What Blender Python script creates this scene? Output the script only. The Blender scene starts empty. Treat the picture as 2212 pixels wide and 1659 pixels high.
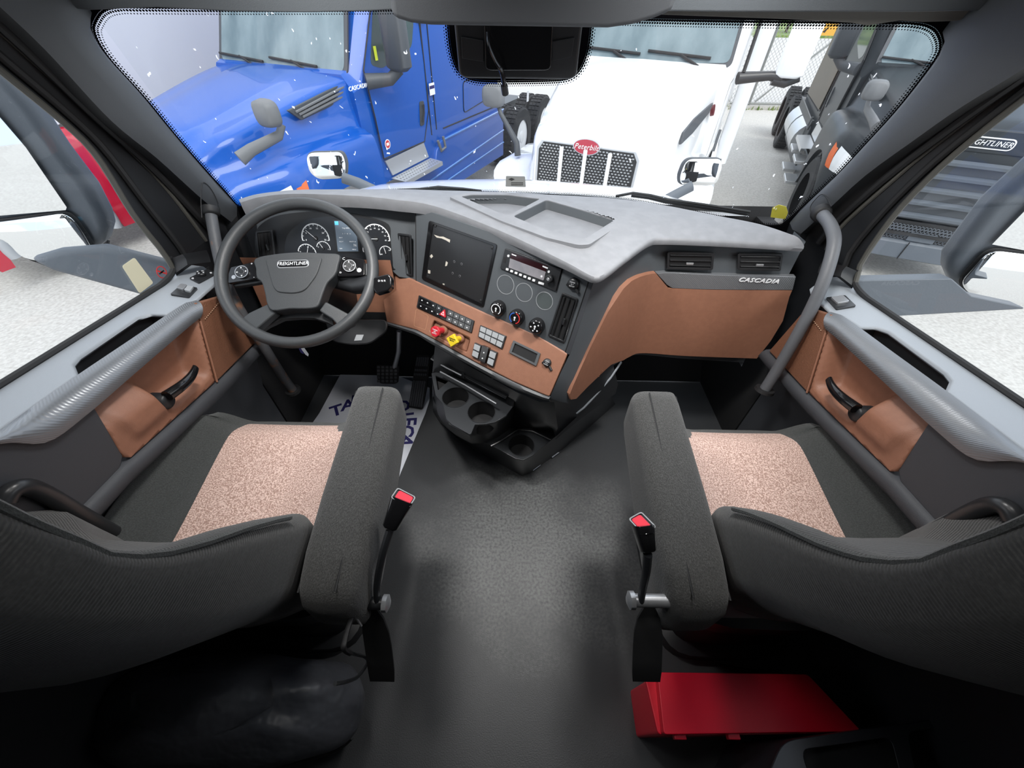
import bpy, bmesh, math, random
from mathutils import Vector as V, Matrix
from mathutils.geometry import tessellate_polygon
random.seed(7)
scene = bpy.context.scene
COL = scene.collection
rad = math.radians
# ---------------------------------------------------------------- camera
PITCH, ROLL, FPX, IW, IH = rad(46.0), rad(1.05), 830.0, 2212.0, 1659.0
CAM = V((0.0, 0.0, 1.45))
_r0 = V((1, 0, 0)); _u0 = V((0, math.sin(PITCH), math.cos(PITCH))); FWD = V((0, math.cos(PITCH), -math.sin(PITCH)))
RGT = _r0 * math.cos(ROLL) + _u0 * math.sin(ROLL)
UPV = _u0 * math.cos(ROLL) - _r0 * math.sin(ROLL)
cd = bpy.data.cameras.new('camera'); cam = bpy.data.objects.new('camera', cd); COL.objects.link(cam)
cd.sensor_width = 36.0; cd.lens = 36.0 * FPX / IW; cd.clip_start = 0.01; cd.clip_end = 500
cam.matrix_world = Matrix(((RGT.x, UPV.x, -FWD.x, CAM.x), (RGT.y, UPV.y, -FWD.y, CAM.y), (RGT.z, UPV.z, -FWD.z, CAM.z), (0, 0, 0, 1)))
scene.camera = cam
# ---------------------------------------------------------------- world, sun, exposure
scene.view_settings.view_transform = 'Standard'; scene.view_settings.look = 'None'
scene.view_settings.gamma = 1.0; scene.view_settings.use_curve_mapping = False
scene.view_settings.exposure = EXPOSURE = 0.5
w = bpy.data.worlds.new('overcast_sky'); scene.world = w; w.use_nodes = True
nt = w.node_tree; nt.nodes.clear()
def N(t, typ, **kw):
    n = t.nodes.new(typ)
    for k, v in kw.items():
        setattr(n, k, v)
    return n
def L(t, a, b): t.links.new(a, b)
_tc = N(nt, 'ShaderNodeTexCoord'); _nz = N(nt, 'ShaderNodeTexNoise'); _cr = N(nt, 'ShaderNodeValToRGB')
_bg = N(nt, 'ShaderNodeBackground'); _wo = N(nt, 'ShaderNodeOutputWorld')
_nz.inputs['Scale'].default_value = 2.2; _nz.inputs['Detail'].default_value = 5
_cr.color_ramp.elements[0].position = 0.36; _cr.color_ramp.elements[0].color = (0.50, 0.64, 0.86, 1)
_cr.color_ramp.elements[1].position = 0.62; _cr.color_ramp.elements[1].color = (1.0, 1.0, 1.0, 1)
L(nt, _tc.outputs['Generated'], _nz.inputs['Vector']); L(nt, _nz.outputs['Fac'], _cr.inputs['Fac'])
L(nt, _cr.outputs['Color'], _bg.inputs['Color']); _bg.inputs['Strength'].default_value = SKY = 1.55
L(nt, _bg.outputs['Background'], _wo.inputs['Surface'])
sd = bpy.data.lights.new('sun', 'SUN'); sun = bpy.data.objects.new('sun', sd); COL.objects.link(sun)
sd.energy = 1.6; sd.angle = rad(35); sd.color = (1.0, 0.97, 0.92)
sun.rotation_euler = (rad(38), rad(10), rad(20))

# ---------------------------------------------------------------- pixel <-> place (photograph frame 2212 x 1659)
def ray(u, v): return FWD + RGT * ((u - 1106) / FPX) + UPV * ((829.5 - v) / FPX)
def at(u, v, x=None, y=None, z=None, d=None):
    r = ray(u, v)
    k = d if d is not None else ((x - CAM.x) / r.x if x is not None else (y - CAM.y) / r.y if y is not None else (z - CAM.z) / r.z)
    return CAM + r * k
class Flat:
    """a flat working surface: origin o, axes U, W in it, normal Nn towards the viewer"""
    def __init__(s, o, U, W):
        s.o = V(o); s.U = V(U).normalized(); s.Nn = s.U.cross(V(W)).normalized(); s.W = s.Nn.cross(s.U)
    def hit(s, u, v):
        r = ray(u, v); k = (s.o - CAM).dot(s.Nn) / r.dot(s.Nn); d = CAM + r * k - s.o
        return (d.dot(s.U), d.dot(s.W))
    def loc(s, p):
        d = V(p) - s.o; return (d.dot(s.U), d.dot(s.W))
    def pt(s, a, b, off=0.0): return s.o + s.U * a + s.W * b + s.Nn * off
    def px(s, u, v, off=0.0): return s.pt(*s.hit(u, v), off)
class Curtain:
    """an upright working surface over a plan curve; lean moves it along its normal with height"""
    def __init__(s, plan, lean=0.0, z0=0.0, side=1):
        s.P = [V((a, b, 0)) for a, b in plan]; s.lean = lean; s.z0 = z0; s.side = side
        s.S = [0.0]
        for i in range(1, len(s.P)): s.S.append(s.S[-1] + (s.P[i] - s.P[i - 1]).length)
        s.T = []
        for i in range(len(s.P)):
            d = s.P[min(i + 1, len(s.P) - 1)] - s.P[max(i - 1, 0)]; s.T.append(d.normalized())
    def frame(s, a):
        i = 0
        while i < len(s.S) - 2 and a > s.S[i + 1]: i += 1
        f = (a - s.S[i]) / (s.S[i + 1] - s.S[i])
        fc = min(max(f, 0), 1)
        t = (s.T[i] * (1 - fc) + s.T[i + 1] * fc).normalized()
        n = V((t.y, -t.x, 0)) * s.side
        return s.P[i] + (s.P[i + 1] - s.P[i]) * f, t, n
    def pt(s, a, b, off=0.0):
        p, t, n = s.frame(a)
        return p + n * (off + s.lean * (b - s.z0)) + V((0, 0, b))
    def hit(s, u, v):
        r = ray(u, v); best = None
        for i in range(len(s.P) - 1):
            A = s.P[i]; d = s.P[i + 1] - A; t = d.normalized(); n = V((t.y, -t.x, 0)) * s.side
            up = V((0, 0, 1)) + n * s.lean; A0 = A - n * s.lean * s.z0
            nn = t.cross(up); den = r.dot(nn)
            if abs(den) < 1e-9: continue
            k = (A0 - CAM).dot(nn) / den; p = CAM + r * k; b = p.z
            a = (p - A0 - up * b).dot(t)
            lo = -9 if i == 0 else -1e-6; hi = 99 if i == len(s.P) - 2 else d.length + 1e-6
            if k > 0 and lo <= a <= hi and (best is None or k < best[0]): best = (k, s.S[i] + a, b)
        if best is None:
            raise ValueError('curtain miss %s' % ((u, v),))
        return best[1], best[2]
    def px(s, u, v, off=0.0): return s.pt(*s.hit(u, v), off)
def spline(pts, n=8, closed=False):
    """Catmull-Rom through tuples of any length"""
    out = []; m = len(pts)
    for i in range(m if closed else m - 1):
        if closed: p = [pts[(i + k) % m] for k in (-1, 0, 1, 2)]
        else: p = [pts[max(i - 1, 0)], pts[i], pts[i + 1], pts[min(i + 2, m - 1)]]
        for j in range(n):
            t = j / n; t2 = t * t; t3 = t2 * t
            out.append(tuple(0.5 * (2 * b + (c - a) * t + (2 * a - 5 * b + 4 * c - d) * t2 + (3 * b - a - 3 * c + d) * t3) for a, b, c, d in zip(*p)))
    if not closed: out.append(tuple(pts[-1]))
    return out
def lerp(a, b, t): return a + (b - a) * t
def ss(a, b, x):
    t = min(max((x - a) / (b - a), 0), 1); return t * t * (3 - 2 * t)
def interp(tab, x):
    if x <= tab[0][0]: return tab[0][1]
    for (a, p), (b, q) in zip(tab, tab[1:]):
        if x <= b: return p + (q - p) * (x - a) / (b - a)
    return tab[-1][1]
def rnd(pts, r, n=4):
    """round the corners of a 2-D outline; r one number or a list"""
    out = []; m = len(pts)
    for i in range(m):
        p0, p, p1 = (V(pts[i - 1]), V(pts[i]), V(pts[(i + 1) % m])); rr = r[i] if isinstance(r, (list, tuple)) else r
        a = p0 - p; b = p1 - p; k = min(rr, a.length * 0.49, b.length * 0.49)
        if k < 1e-6: out.append(tuple(p)); continue
        s = p + a.normalized() * k; e = p + b.normalized() * k
        for j in range(n + 1):
            t = j / n; out.append(tuple(s * (1 - t) ** 2 + p * (2 * t * (1 - t)) + e * t * t))
    return out
def circ(cx, cy, r, n=24, ry=None, a0=0.0, a1=2 * math.pi):
    full = abs(a1 - a0 - 2 * math.pi) < 1e-6
    return [(cx + r * math.cos(a0 + (a1 - a0) * i / (n if full else n - 1)), cy + (ry or r) * math.sin(a0 + (a1 - a0) * i / (n if full else n - 1))) for i in range(n)]
def rect(cx, cy, w, h): return [(cx - w / 2, cy - h / 2), (cx + w / 2, cy - h / 2), (cx + w / 2, cy + h / 2), (cx - w / 2, cy + h / 2)]

# ---------------------------------------------------------------- materials
MATS = {}
def mat(name, col, rough=0.5, metal=0.0, spec=0.5, bump=0.0, bscale=200.0, vary=0.0, vscale=20.0, vcol=None, coat=0.0, emit=0.0, kind=None, vpos=(0.4, 0.65), bdist=0.002, stretch=None, sheen=0.0):
    if name in MATS: return MATS[name]
    m = bpy.data.materials.new(name); m.use_nodes = True; t = m.node_tree
    b = t.nodes['Principled BSDF']
    c = (col[0], col[1], col[2], 1)
    b.inputs['Base Color'].default_value = c; b.inputs['Roughness'].default_value = rough
    b.inputs['Metallic'].default_value = metal; b.inputs['Specular IOR Level'].default_value = spec
    b.inputs['Coat Weight'].default_value = coat; b.inputs['Coat Roughness'].default_value = 0.05
    if sheen: b.inputs['Sheen Weight'].default_value = sheen; b.inputs['Sheen Roughness'].default_value = 0.6
    if emit: b.inputs['Emission Color'].default_value = c; b.inputs['Emission Strength'].default_value = emit
    tc = N(t, 'ShaderNodeTexCoord'); vec = tc.outputs['Object']
    if stretch:
        mp = N(t, 'ShaderNodeMapping'); mp.inputs['Scale'].default_value = stretch; L(t, vec, mp.inputs['Vector']); vec = mp.outputs['Vector']
    if vary or vcol:
        nz = N(t, 'ShaderNodeTexNoise'); nz.inputs['Scale'].default_value = vscale; nz.inputs['Detail'].default_value = 6
        L(t, vec, nz.inputs['Vector'])
        r = N(t, 'ShaderNodeValToRGB'); r.color_ramp.elements[0].position = vpos[0]; r.color_ramp.elements[1].position = vpos[1]
        r.color_ramp.elements[0].color = c
        r.color_ramp.elements[1].color = (vcol[0], vcol[1], vcol[2], 1) if vcol else tuple(min(1, x * (1 + vary)) for x in col) + (1,)
        L(t, nz.outputs['Fac'], r.inputs['Fac']); L(t, r.outputs['Color'], b.inputs['Base Color'])
    if bump:
        if kind in ('rib', 'weave'):
            nb = N(t, 'ShaderNodeTexWave'); nb.inputs['Scale'].default_value = bscale; nb.inputs['Distortion'].default_value = 0.5 if kind == 'rib' else 0.0
            nb.inputs['Detail'].default_value = 2; nb.inputs['Detail Scale'].default_value = 2.5
            nb.bands_direction = 'Z' if kind == 'rib' else 'DIAGONAL'; o = nb.outputs['Fac']
        elif kind == 'voro':
            nb = N(t, 'ShaderNodeTexVoronoi'); nb.inputs['Scale'].default_value = bscale; o = nb.outputs['Distance']
        else:
            nb = N(t, 'ShaderNodeTexNoise'); nb.inputs['Scale'].default_value = bscale; nb.inputs['Detail'].default_value = 3; o = nb.outputs['Fac']
        L(t, vec, nb.inputs['Vector'])
        bp = N(t, 'ShaderNodeBump'); bp.inputs['Strength'].default_value = bump; bp.inputs['Distance'].default_value = bdist
        L(t, o, bp.inputs['Height']); L(t, bp.outputs['Normal'], b.inputs['Normal'])
    MATS[name] = m; return m
def glass_mat(name, tint=(1, 1, 1), refl=0.06, dirt=0.0):
    m = bpy.data.materials.new(name); m.use_nodes = True; t = m.node_tree; t.nodes.clear()
    o = N(t, 'ShaderNodeOutputMaterial'); tr = N(t, 'ShaderNodeBsdfTransparent'); gl = N(t, 'ShaderNodeBsdfGlossy'); mx = N(t, 'ShaderNodeMixShader')
    tr.inputs['Color'].default_value = tuple(tint) + (1,); gl.inputs['Roughness'].default_value = 0.02
    mx.inputs['Fac'].default_value = refl
    L(t, tr.outputs[0], mx.inputs[1]); L(t, gl.outputs[0], mx.inputs[2]); last = mx.outputs[0]
    if dirt:
        df = N(t, 'ShaderNodeBsdfTranslucent'); df.inputs['Color'].default_value = (0.95, 0.95, 0.95, 1)
        tc = N(t, 'ShaderNodeTexCoord')
        mp = N(t, 'ShaderNodeMapping'); mp.inputs['Rotation'].default_value = (0.3, 0.5, 0.6); mp.inputs['Scale'].default_value = (1.0, 1.0, 0.55)
        L(t, tc.outputs['Object'], mp.inputs['Vector'])
        nz0 = N(t, 'ShaderNodeTexNoise'); nz0.inputs['Scale'].default_value = 60; L(t, mp.outputs[0], nz0.inputs['Vector'])
        ad = N(t, 'ShaderNodeMixRGB'); ad.blend_type = 'ADD'; ad.inputs['Fac'].default_value = 0.03
        L(t, mp.outputs[0], ad.inputs[1]); L(t, nz0.outputs['Color'], ad.inputs[2])
        vo = N(t, 'ShaderNodeTexVoronoi'); vo.inputs['Scale'].default_value = 36; L(t, ad.outputs[0], vo.inputs['Vector'])
        lt = N(t, 'ShaderNodeMath', operation='LESS_THAN'); lt.inputs[1].default_value = 0.09; L(t, vo.outputs['Distance'], lt.inputs[0])
        nz = N(t, 'ShaderNodeTexNoise'); nz.inputs['Scale'].default_value = 3.5; L(t, tc.outputs['Object'], nz.inputs['Vector'])
        gt = N(t, 'ShaderNodeMath', operation='GREATER_THAN'); gt.inputs[1].default_value = 0.40; L(t, nz.outputs['Fac'], gt.inputs[0])
        mu = N(t, 'ShaderNodeMath', operation='MULTIPLY'); L(t, lt.outputs[0], mu.inputs[0]); L(t, gt.outputs[0], mu.inputs[1])
        m2 = N(t, 'ShaderNodeMath', operation='MULTIPLY_ADD'); m2.inputs[1].default_value = dirt; m2.inputs[2].default_value = 0.006; L(t, mu.outputs[0], m2.inputs[0])
        mx2 = N(t, 'ShaderNodeMixShader'); L(t, m2.outputs[0], mx2.inputs[0]); L(t, last, mx2.inputs[1]); L(t, df.outputs[0], mx2.inputs[2]); last = mx2.outputs[0]
    L(t, last, o.inputs['Surface']); MATS[name] = m; return m
def frit_mat():
    """black ceramic print that breaks up into dots towards the clear glass (uv: x along in metres, y across 0 solid..1 clear)"""
    m = bpy.data.materials.new('frit_print'); m.use_nodes = True; t = m.node_tree; t.nodes.clear()
    o = N(t, 'ShaderNodeOutputMaterial'); tr = N(t, 'ShaderNodeBsdfTransparent'); df = N(t, 'ShaderNodeBsdfDiffuse'); mx = N(t, 'ShaderNodeMixShader')
    df.inputs['Color'].default_value = (0.004, 0.004, 0.005, 1)
    uv = N(t, 'ShaderNodeUVMap'); sp = N(t, 'ShaderNodeSeparateXYZ'); L(t, uv.outputs[0], sp.inputs[0])
    def mth(op, a, b=None, c=None):
        n = N(t, 'ShaderNodeMath', operation=op)
        for i, x in enumerate((a, b, c)):
            if x is None: continue
            if isinstance(x, (int, float)): n.inputs[i].default_value = x
            else: L(t, x, n.inputs[i])
        return n.outputs[0]
    rows = 4.0
    yr = mth('MULTIPLY', sp.outputs['Y'], rows); row = mth('FLOOR', yr)
    sh = mth('MULTIPLY', mth('MODULO', row, 2.0), 0.5)
    fx = mth('SUBTRACT', mth('FRACT', mth('ADD', mth('MULTIPLY', sp.outputs['X'], 170.0), sh)), 0.5)
    fy = mth('SUBTRACT', mth('FRACT', yr), 0.5)
    d = mth('SQRT', mth('ADD', mth('MULTIPLY', fx, fx), mth('MULTIPLY', fy, fy)))
    r = mth('SUBTRACT', 0.80, mth('MULTIPLY', sp.outputs['Y'], 0.66))
    fac = mth('LESS_THAN', d, r)
    L(t, fac, mx.inputs['Fac']); L(t, tr.outputs[0], mx.inputs[1]); L(t, df.outputs[0], mx.inputs[2]); L(t, mx.outputs[0], o.inputs['Surface'])
    MATS['frit_print'] = m; return m

# ---------------------------------------------------------------- mesh helpers
WL = {}
G = {'mx': 1}
class MB:
    def __init__(s): s.v = []; s.f = []; s.uv = None
    def add(s, v, f):
        n = len(s.v); s.v += [V(p) for p in v]; s.f += [tuple(i + n for i in q) for q in f]; return s
    def grid(s, rows, cu=False, cv=False, flip=False):
        """rows of points; cu closes along the row, cv closes the rows"""
        nr = len(rows); nc = len(rows[0]); f = []
        for i in range(nr if cv else nr - 1):
            for j in range(nc if cu else nc - 1):
                a = i * nc + j; b = i * nc + (j + 1) % nc; c = ((i + 1) % nr) * nc + (j + 1) % nc; d = ((i + 1) % nr) * nc + j
                f.append((d, c, b, a) if flip else (a, b, c, d))
        return s.add([p for r in rows for p in r], f)
    def loft(s, rows, cap=True):
        """closed rings"""
        s.grid(rows, cu=True); n = len(rows[0]); base = len(s.v) - n * len(rows)
        if cap:
            s.f.append(tuple(base + i for i in reversed(range(n)))); s.f.append(tuple(base + (len(rows) - 1) * n + i for i in range(n)))
        return s
    def tube(s, pts, r, n=10, cap=True, flat=None):
        pts = [V(p) for p in pts]; rows = []
        prev = None
        for i, p in enumerate(pts):
            t = (pts[min(i + 1, len(pts) - 1)] - pts[max(i - 1, 0)]).normalized()
            a = prev if prev is not None else (V((0, 0, 1)) if abs(t.z) < 0.9 else V((1, 0, 0)))
            a = (a - t * a.dot(t)).normalized(); b = t.cross(a); prev = a
            rr = r[i] if isinstance(r, (list, tuple)) else r
            rows.append([p + a * (rr * math.cos(q)) + b * (rr * math.sin(q) * (flat or 1)) for q in [2 * math.pi * k / n for k in range(n)]])
        return s.loft(rows, cap)
    def lathe(s, prof, o, ax, n=24, ref=None, cap=True):
        """prof: (radius, height) along axis ax from o"""
        ax = V(ax).normalized(); a = V(ref) if ref else (V((0, 0, 1)) if abs(ax.z) < 0.9 else V((1, 0, 0)))
        a = (a - ax * a.dot(ax)).normalized(); b = ax.cross(a)
        return s.loft([[V(o) + ax * h + a * (r * math.cos(2 * math.pi * k / n)) + b * (r * math.sin(2 * math.pi * k / n)) for k in range(n)] for r, h in prof], cap)
    def box(s, c, ax, size):
        """c centre, ax three unit axes, size full lengths"""
        c = V(c); X, Y, Z = [V(a) * (l / 2) for a, l in zip(ax, size)]
        v = [c + X * i + Y * j + Z * k for k in (-1, 1) for j in (-1, 1) for i in (-1, 1)]
        return s.add(v, [(0, 2, 3, 1), (4, 5, 7, 6), (0, 1, 5, 4), (2, 6, 7, 3), (0, 4, 6, 2), (1, 3, 7, 5)])
    def abox(s, x0, x1, y0, y1, z0, z1): return s.box(((x0 + x1) / 2, (y0 + y1) / 2, (z0 + z1) / 2), (V((1, 0, 0)), V((0, 1, 0)), V((0, 0, 1))), (x1 - x0, y1 - y0, z1 - z0))
    def panel(s, S, out, th=0.01, off=0.0, holes=(), cut=None, cutb=None, fn=None, back=True):
        """fill a 2-D outline on surface S, th thick towards the viewer; fn(a, b) adds relief to the front"""
        bm = bmesh.new()
        def loop(pts):
            vs = [bm.verts.new((p[0], p[1], 0)) for p in pts]
            return [bm.edges.new((vs[i], vs[(i + 1) % len(vs)])) for i in range(len(vs))]
        es = loop(out)
        for h in holes: es += loop(h)
        if holes: bmesh.ops.triangle_fill(bm, use_beauty=True, use_dissolve=False, edges=es)
        else: bm.faces.new([v for v in bm.verts])
        for c, ax in ((cut, 0), (cutb, 1)):
            if not c: continue
            lo = min(p[ax] for p in out); hi = max(p[ax] for p in out); k = max(1, int(round((hi - lo) / c)))
            no = (1, 0, 0) if ax == 0 else (0, 1, 0)
            for i in range(1, k):
                co = [0, 0, 0]; co[ax] = lo + (hi - lo) * i / k
                bmesh.ops.bisect_plane(bm, geom=bm.verts[:] + bm.edges[:] + bm.faces[:], plane_co=co, plane_no=no, dist=1e-7)
        bmesh.ops.recalc_face_normals(bm, faces=bm.faces)
        bm.verts.index_update()
        fr = [S.pt(v.co.x, v.co.y, off + th + (fn(v.co.x, v.co.y) if fn else 0.0)) for v in bm.verts]
        ff = []
        for f in bm.faces:
            q = [v.index for v in f.verts]
            a = sum((f.verts[i].co.x * f.verts[(i + 1) % len(q)].co.y - f.verts[(i + 1) % len(q)].co.x * f.verts[i].co.y) for i in range(len(q)))
            ff.append(tuple(q if a > 0 else q[::-1]))
        n = len(fr); bk = [S.pt(v.co.x, v.co.y, off) for v in bm.verts]
        allf = list(ff) + ([tuple(i + n for i in q[::-1]) for q in ff] if back else [])
        for e in bm.edges:
            if len(e.link_faces) == 1:
                q = ff[e.link_faces[0].index] if e.link_faces[0].index >= 0 else None
                a, b = e.verts[0].index, e.verts[1].index
                lf = [v.index for v in e.link_faces[0].verts]
                # direction as used in the front face
                for q in ff:
                    if a in q and b in q:
                        i = q.index(a)
                        if q[(i + 1) % len(q)] == b: break
                        if q[i - 1] == b: a, b = b, a; break
                allf.append((b, a, a + n, b + n))
        bm.free()
        return s.add(fr + bk, allf)
    def build(s, name, m, parent=None, smooth=40, bevel=0.0, seg=2, subsurf=0, solid=0.0, uv=None):
        me = bpy.data.meshes.new(name)
        if G['mx'] < 0:
            s.v = [V((-p.x, p.y, p.z)) for p in s.v]; s.f = [q[::-1] for q in s.f]
        lo = V([min(p[i] for p in s.v) for i in range(3)]); hi = V([max(p[i] for p in s.v) for i in range(3)])
        base = V(((lo.x + hi.x) / 2, (lo.y + hi.y) / 2, lo.z))
        me.from_pydata([p - base for p in s.v], [], s.f); me.validate(); me.update()
        if uv:
            ul = me.uv_layers.new(name='UVMap')
            for lp in me.loops: ul.data[lp.index].uv = uv[lp.vertex_index]
        if smooth:
            me.polygons.foreach_set('use_smooth', [True] * len(me.polygons)); me.set_sharp_from_angle(angle=rad(smooth))
        me.materials.append(m if not isinstance(m, str) else MATS[m])
        o = bpy.data.objects.new(name, me); COL.objects.link(o)
        if solid:
            sm = o.modifiers.new('thickness', 'SOLIDIFY'); sm.thickness = solid; sm.offset = -1
        if bevel:
            bv = o.modifiers.new('edge', 'BEVEL'); bv.width = bevel; bv.segments = seg; bv.limit_method = 'ANGLE'; bv.angle_limit = rad(35); bv.harden_normals = True
        if subsurf:
            sb = o.modifiers.new('smooth', 'SUBSURF'); sb.levels = subsurf; sb.render_levels = subsurf
        place(o, base, parent); return o
def place(o, base, parent):
    WL[o.name] = V(base)
    if parent is not None: o.parent = parent; o.location = V(base) - WL[parent.name]
    else: o.location = base
def empty(name, loc, parent=None):
    o = bpy.data.objects.new(name, None); COL.objects.link(o); o.empty_display_size = 0.1; place(o, V(loc), parent); return o
def tag(o, label=None, cat=None, group=None, kind=None):
    if label: o['label'] = label
    if cat: o['category'] = cat
    if group: o['group'] = group
    if kind: o['kind'] = kind
    return o
def panel(name, S, out, m, parent=None, th=0.01, off=0.0, holes=(), cut=None, cutb=None, fn=None, smooth=40, bevel=0.0, back=True):
    return MB().panel(S, out, th, off, holes, cut, cutb, fn, back).build(name, m, parent, smooth, bevel)
def pxs(S, pts): return [S.hit(*p) for p in pts]
def text(name, body, S, a, b, size, m, parent, off=0.002, rot=0.0, ext=0.0006, align='CENTER', shear=0.0, sx=1.0, bold=0.0):
    c = bpy.data.curves.new(name, 'FONT'); c.body = body; c.size = size; c.extrude = ext; c.align_x = align; c.align_y = 'CENTER'; c.shear = shear; c.offset = bold
    c.resolution_u = 2; c.space_character = 1.06
    c.materials.append(m if not isinstance(m, str) else MATS[m])
    o = bpy.data.objects.new(name, c); COL.objects.link(o)
    if isinstance(S, Flat): U, W, Nn, p = S.U, S.W, S.Nn, S.pt(a, b, off)
    else:
        p = S.pt(a, b, off); _, U, Nn = S.frame(a); W = Nn.cross(U)
    U2 = (U * math.cos(rot) + W * math.sin(rot)); W2 = (W * math.cos(rot) - U * math.sin(rot))
    U2 = U2 * sx
    WL[o.name] = p; o.parent = parent
    q = p - (WL[parent.name] if parent is not None else V((0, 0, 0)))
    o.matrix_local = Matrix(((U2.x, W2.x, Nn.x, q.x), (U2.y, W2.y, Nn.y, q.y), (U2.z, W2.z, Nn.z, q.z), (0, 0, 0, 1)))
    return o
def mir(pts, s): return [V((p[0] * s, p[1], p[2])) for p in pts]
# ---------------------------------------------------------------- the materials of the cab
mat('dash_top', (0.19, 0.195, 0.208), 0.55, bump=0.25, bscale=900, vary=0.12, vscale=30)
mat('dash_dark', (0.078, 0.087, 0.096), 0.5, bump=0.2, bscale=900)
mat('dash_black', (0.012, 0.013, 0.015), 0.45, bump=0.1, bscale=700)
mat('gloss_black', (0.008, 0.008, 0.009), 0.12)
mat('satin_black', (0.02, 0.021, 0.023), 0.32)
mat('console_black', (0.03, 0.032, 0.035), 0.3, bump=0.06, bscale=700)
mat('brown_plastic', (0.28, 0.128, 0.079), 0.48, bump=0.3, bscale=600, vary=0.08, vscale=60)
mat('brown_leather', (0.20, 0.088, 0.050), 0.5, bump=0.5, bscale=420, kind='voro')
mat('door_grey', (0.30, 0.325, 0.355), 0.42, bump=0.2, bscale=900)
mat('door_dark', (0.045, 0.048, 0.055), 0.55, bump=0.25, bscale=800)
mat('pillar_grey', (0.052, 0.056, 0.062), 0.55, bump=0.15, bscale=900)
mat('rubber', (0.012, 0.012, 0.013), 0.6)
mat('rubber_grey', (0.13, 0.13, 0.12), 0.55)
mat('seam_line', (0.015, 0.015, 0.016), 0.7)
mat('stitch', (0.45, 0.28, 0.18), 0.7)
mat('tube_grey', (0.10, 0.105, 0.115), 0.5, bump=0.2, bscale=300)
mat('tube_rust', (0.075, 0.078, 0.085), 0.55, vcol=(0.20, 0.10, 0.06), vscale=26, vpos=(0.56, 0.66), bump=0.2, bscale=300)
mat('chrome', (0.7, 0.72, 0.74), 0.12, metal=1.0)
mat('silver', (0.42, 0.43, 0.45), 0.32, metal=0.6)
mat('white_print', (0.75, 0.76, 0.78), 0.6)
mat('red_knob', (0.55, 0.02, 0.035), 0.35)
mat('yellow_knob', (0.75, 0.55, 0.02), 0.4)
mat('grey_key', (0.33, 0.345, 0.36), 0.5)
mat('dark_key', (0.09, 0.095, 0.10), 0.45)
mat('wheel_rim', (0.044, 0.047, 0.050), 0.42, bump=0.25, bscale=600)
mat('wheel_hub', (0.034, 0.037, 0.040), 0.5, bump=0.3, bscale=900)
mat('carbon', (0.21, 0.22, 0.235), 0.36, metal=0.5, bump=0.4, bscale=105, kind='weave', bdist=0.0008)
mat('fabric_dark', (0.040, 0.043, 0.042), 0.92, bump=0.7, bscale=500, spec=0.15, vary=0.5, vscale=350, sheen=0.25)
mat('fabric_knit', (0.038, 0.038, 0.037), 0.92, bump=0.9, bscale=520, spec=0.15, vary=0.9, vscale=560, sheen=0.2, stretch=(1, 0.55, 1))
mat('fabric_rib', (0.036, 0.036, 0.035), 0.95, bump=0.45, bscale=80, kind='rib', spec=0.1, vary=0.5, vscale=300, sheen=0.2, bdist=0.0018)
mat('fabric_brown', (0.40, 0.25, 0.20), 0.95, bump=0.8, bscale=420, spec=0.1, vcol=(0.80, 0.60, 0.53), vscale=330, vpos=(0.42, 0.6), sheen=0.1)
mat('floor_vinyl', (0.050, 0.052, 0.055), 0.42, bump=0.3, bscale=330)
def worn_lit_floor():
    """scuffed tread patch in the aisle, lightened to paint in the windshield light too"""
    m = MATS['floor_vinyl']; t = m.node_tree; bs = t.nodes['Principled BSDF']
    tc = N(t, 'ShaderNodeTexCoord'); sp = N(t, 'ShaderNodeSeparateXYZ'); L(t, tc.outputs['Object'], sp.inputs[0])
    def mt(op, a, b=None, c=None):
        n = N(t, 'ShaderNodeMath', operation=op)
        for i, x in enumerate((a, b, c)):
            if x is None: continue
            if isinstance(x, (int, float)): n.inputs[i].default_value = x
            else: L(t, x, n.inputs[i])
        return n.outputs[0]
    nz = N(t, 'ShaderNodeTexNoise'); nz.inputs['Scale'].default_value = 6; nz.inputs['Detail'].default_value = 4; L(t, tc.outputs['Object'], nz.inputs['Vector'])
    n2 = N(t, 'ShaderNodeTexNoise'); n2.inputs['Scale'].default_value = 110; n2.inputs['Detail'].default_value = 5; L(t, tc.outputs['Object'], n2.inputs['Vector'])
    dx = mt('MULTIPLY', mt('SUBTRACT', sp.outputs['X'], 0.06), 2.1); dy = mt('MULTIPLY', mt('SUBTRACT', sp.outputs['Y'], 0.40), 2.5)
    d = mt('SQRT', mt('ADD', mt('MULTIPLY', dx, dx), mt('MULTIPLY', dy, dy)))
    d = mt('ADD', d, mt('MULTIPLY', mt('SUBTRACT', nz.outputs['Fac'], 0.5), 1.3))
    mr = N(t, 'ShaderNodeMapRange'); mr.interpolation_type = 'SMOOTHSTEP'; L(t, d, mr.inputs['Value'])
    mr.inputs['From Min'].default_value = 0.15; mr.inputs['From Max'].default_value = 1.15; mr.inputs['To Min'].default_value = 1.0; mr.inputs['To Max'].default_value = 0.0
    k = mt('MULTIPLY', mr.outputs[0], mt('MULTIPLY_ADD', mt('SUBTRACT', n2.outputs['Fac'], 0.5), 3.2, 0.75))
    mx = N(t, 'ShaderNodeMixRGB'); mx.use_clamp = True; L(t, k, mx.inputs['Fac']); mx.inputs[1].default_value = (0.046, 0.048, 0.051, 1); mx.inputs[2].default_value = (0.145, 0.148, 0.148, 1)  # lighter colour: scuffs plus daylight painted onto the aisle
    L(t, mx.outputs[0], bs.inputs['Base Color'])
worn_lit_floor()
mat('black_cloth', (0.008, 0.008, 0.009), 0.85)
mat('bin_black', (0.05, 0.053, 0.062), 0.28)
mat('vinyl_bag', (0.07, 0.074, 0.085), 0.40, bump=0.5, bscale=9, bdist=0.04)
mat('pedal_rubber', (0.075, 0.08, 0.09), 0.5)
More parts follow.
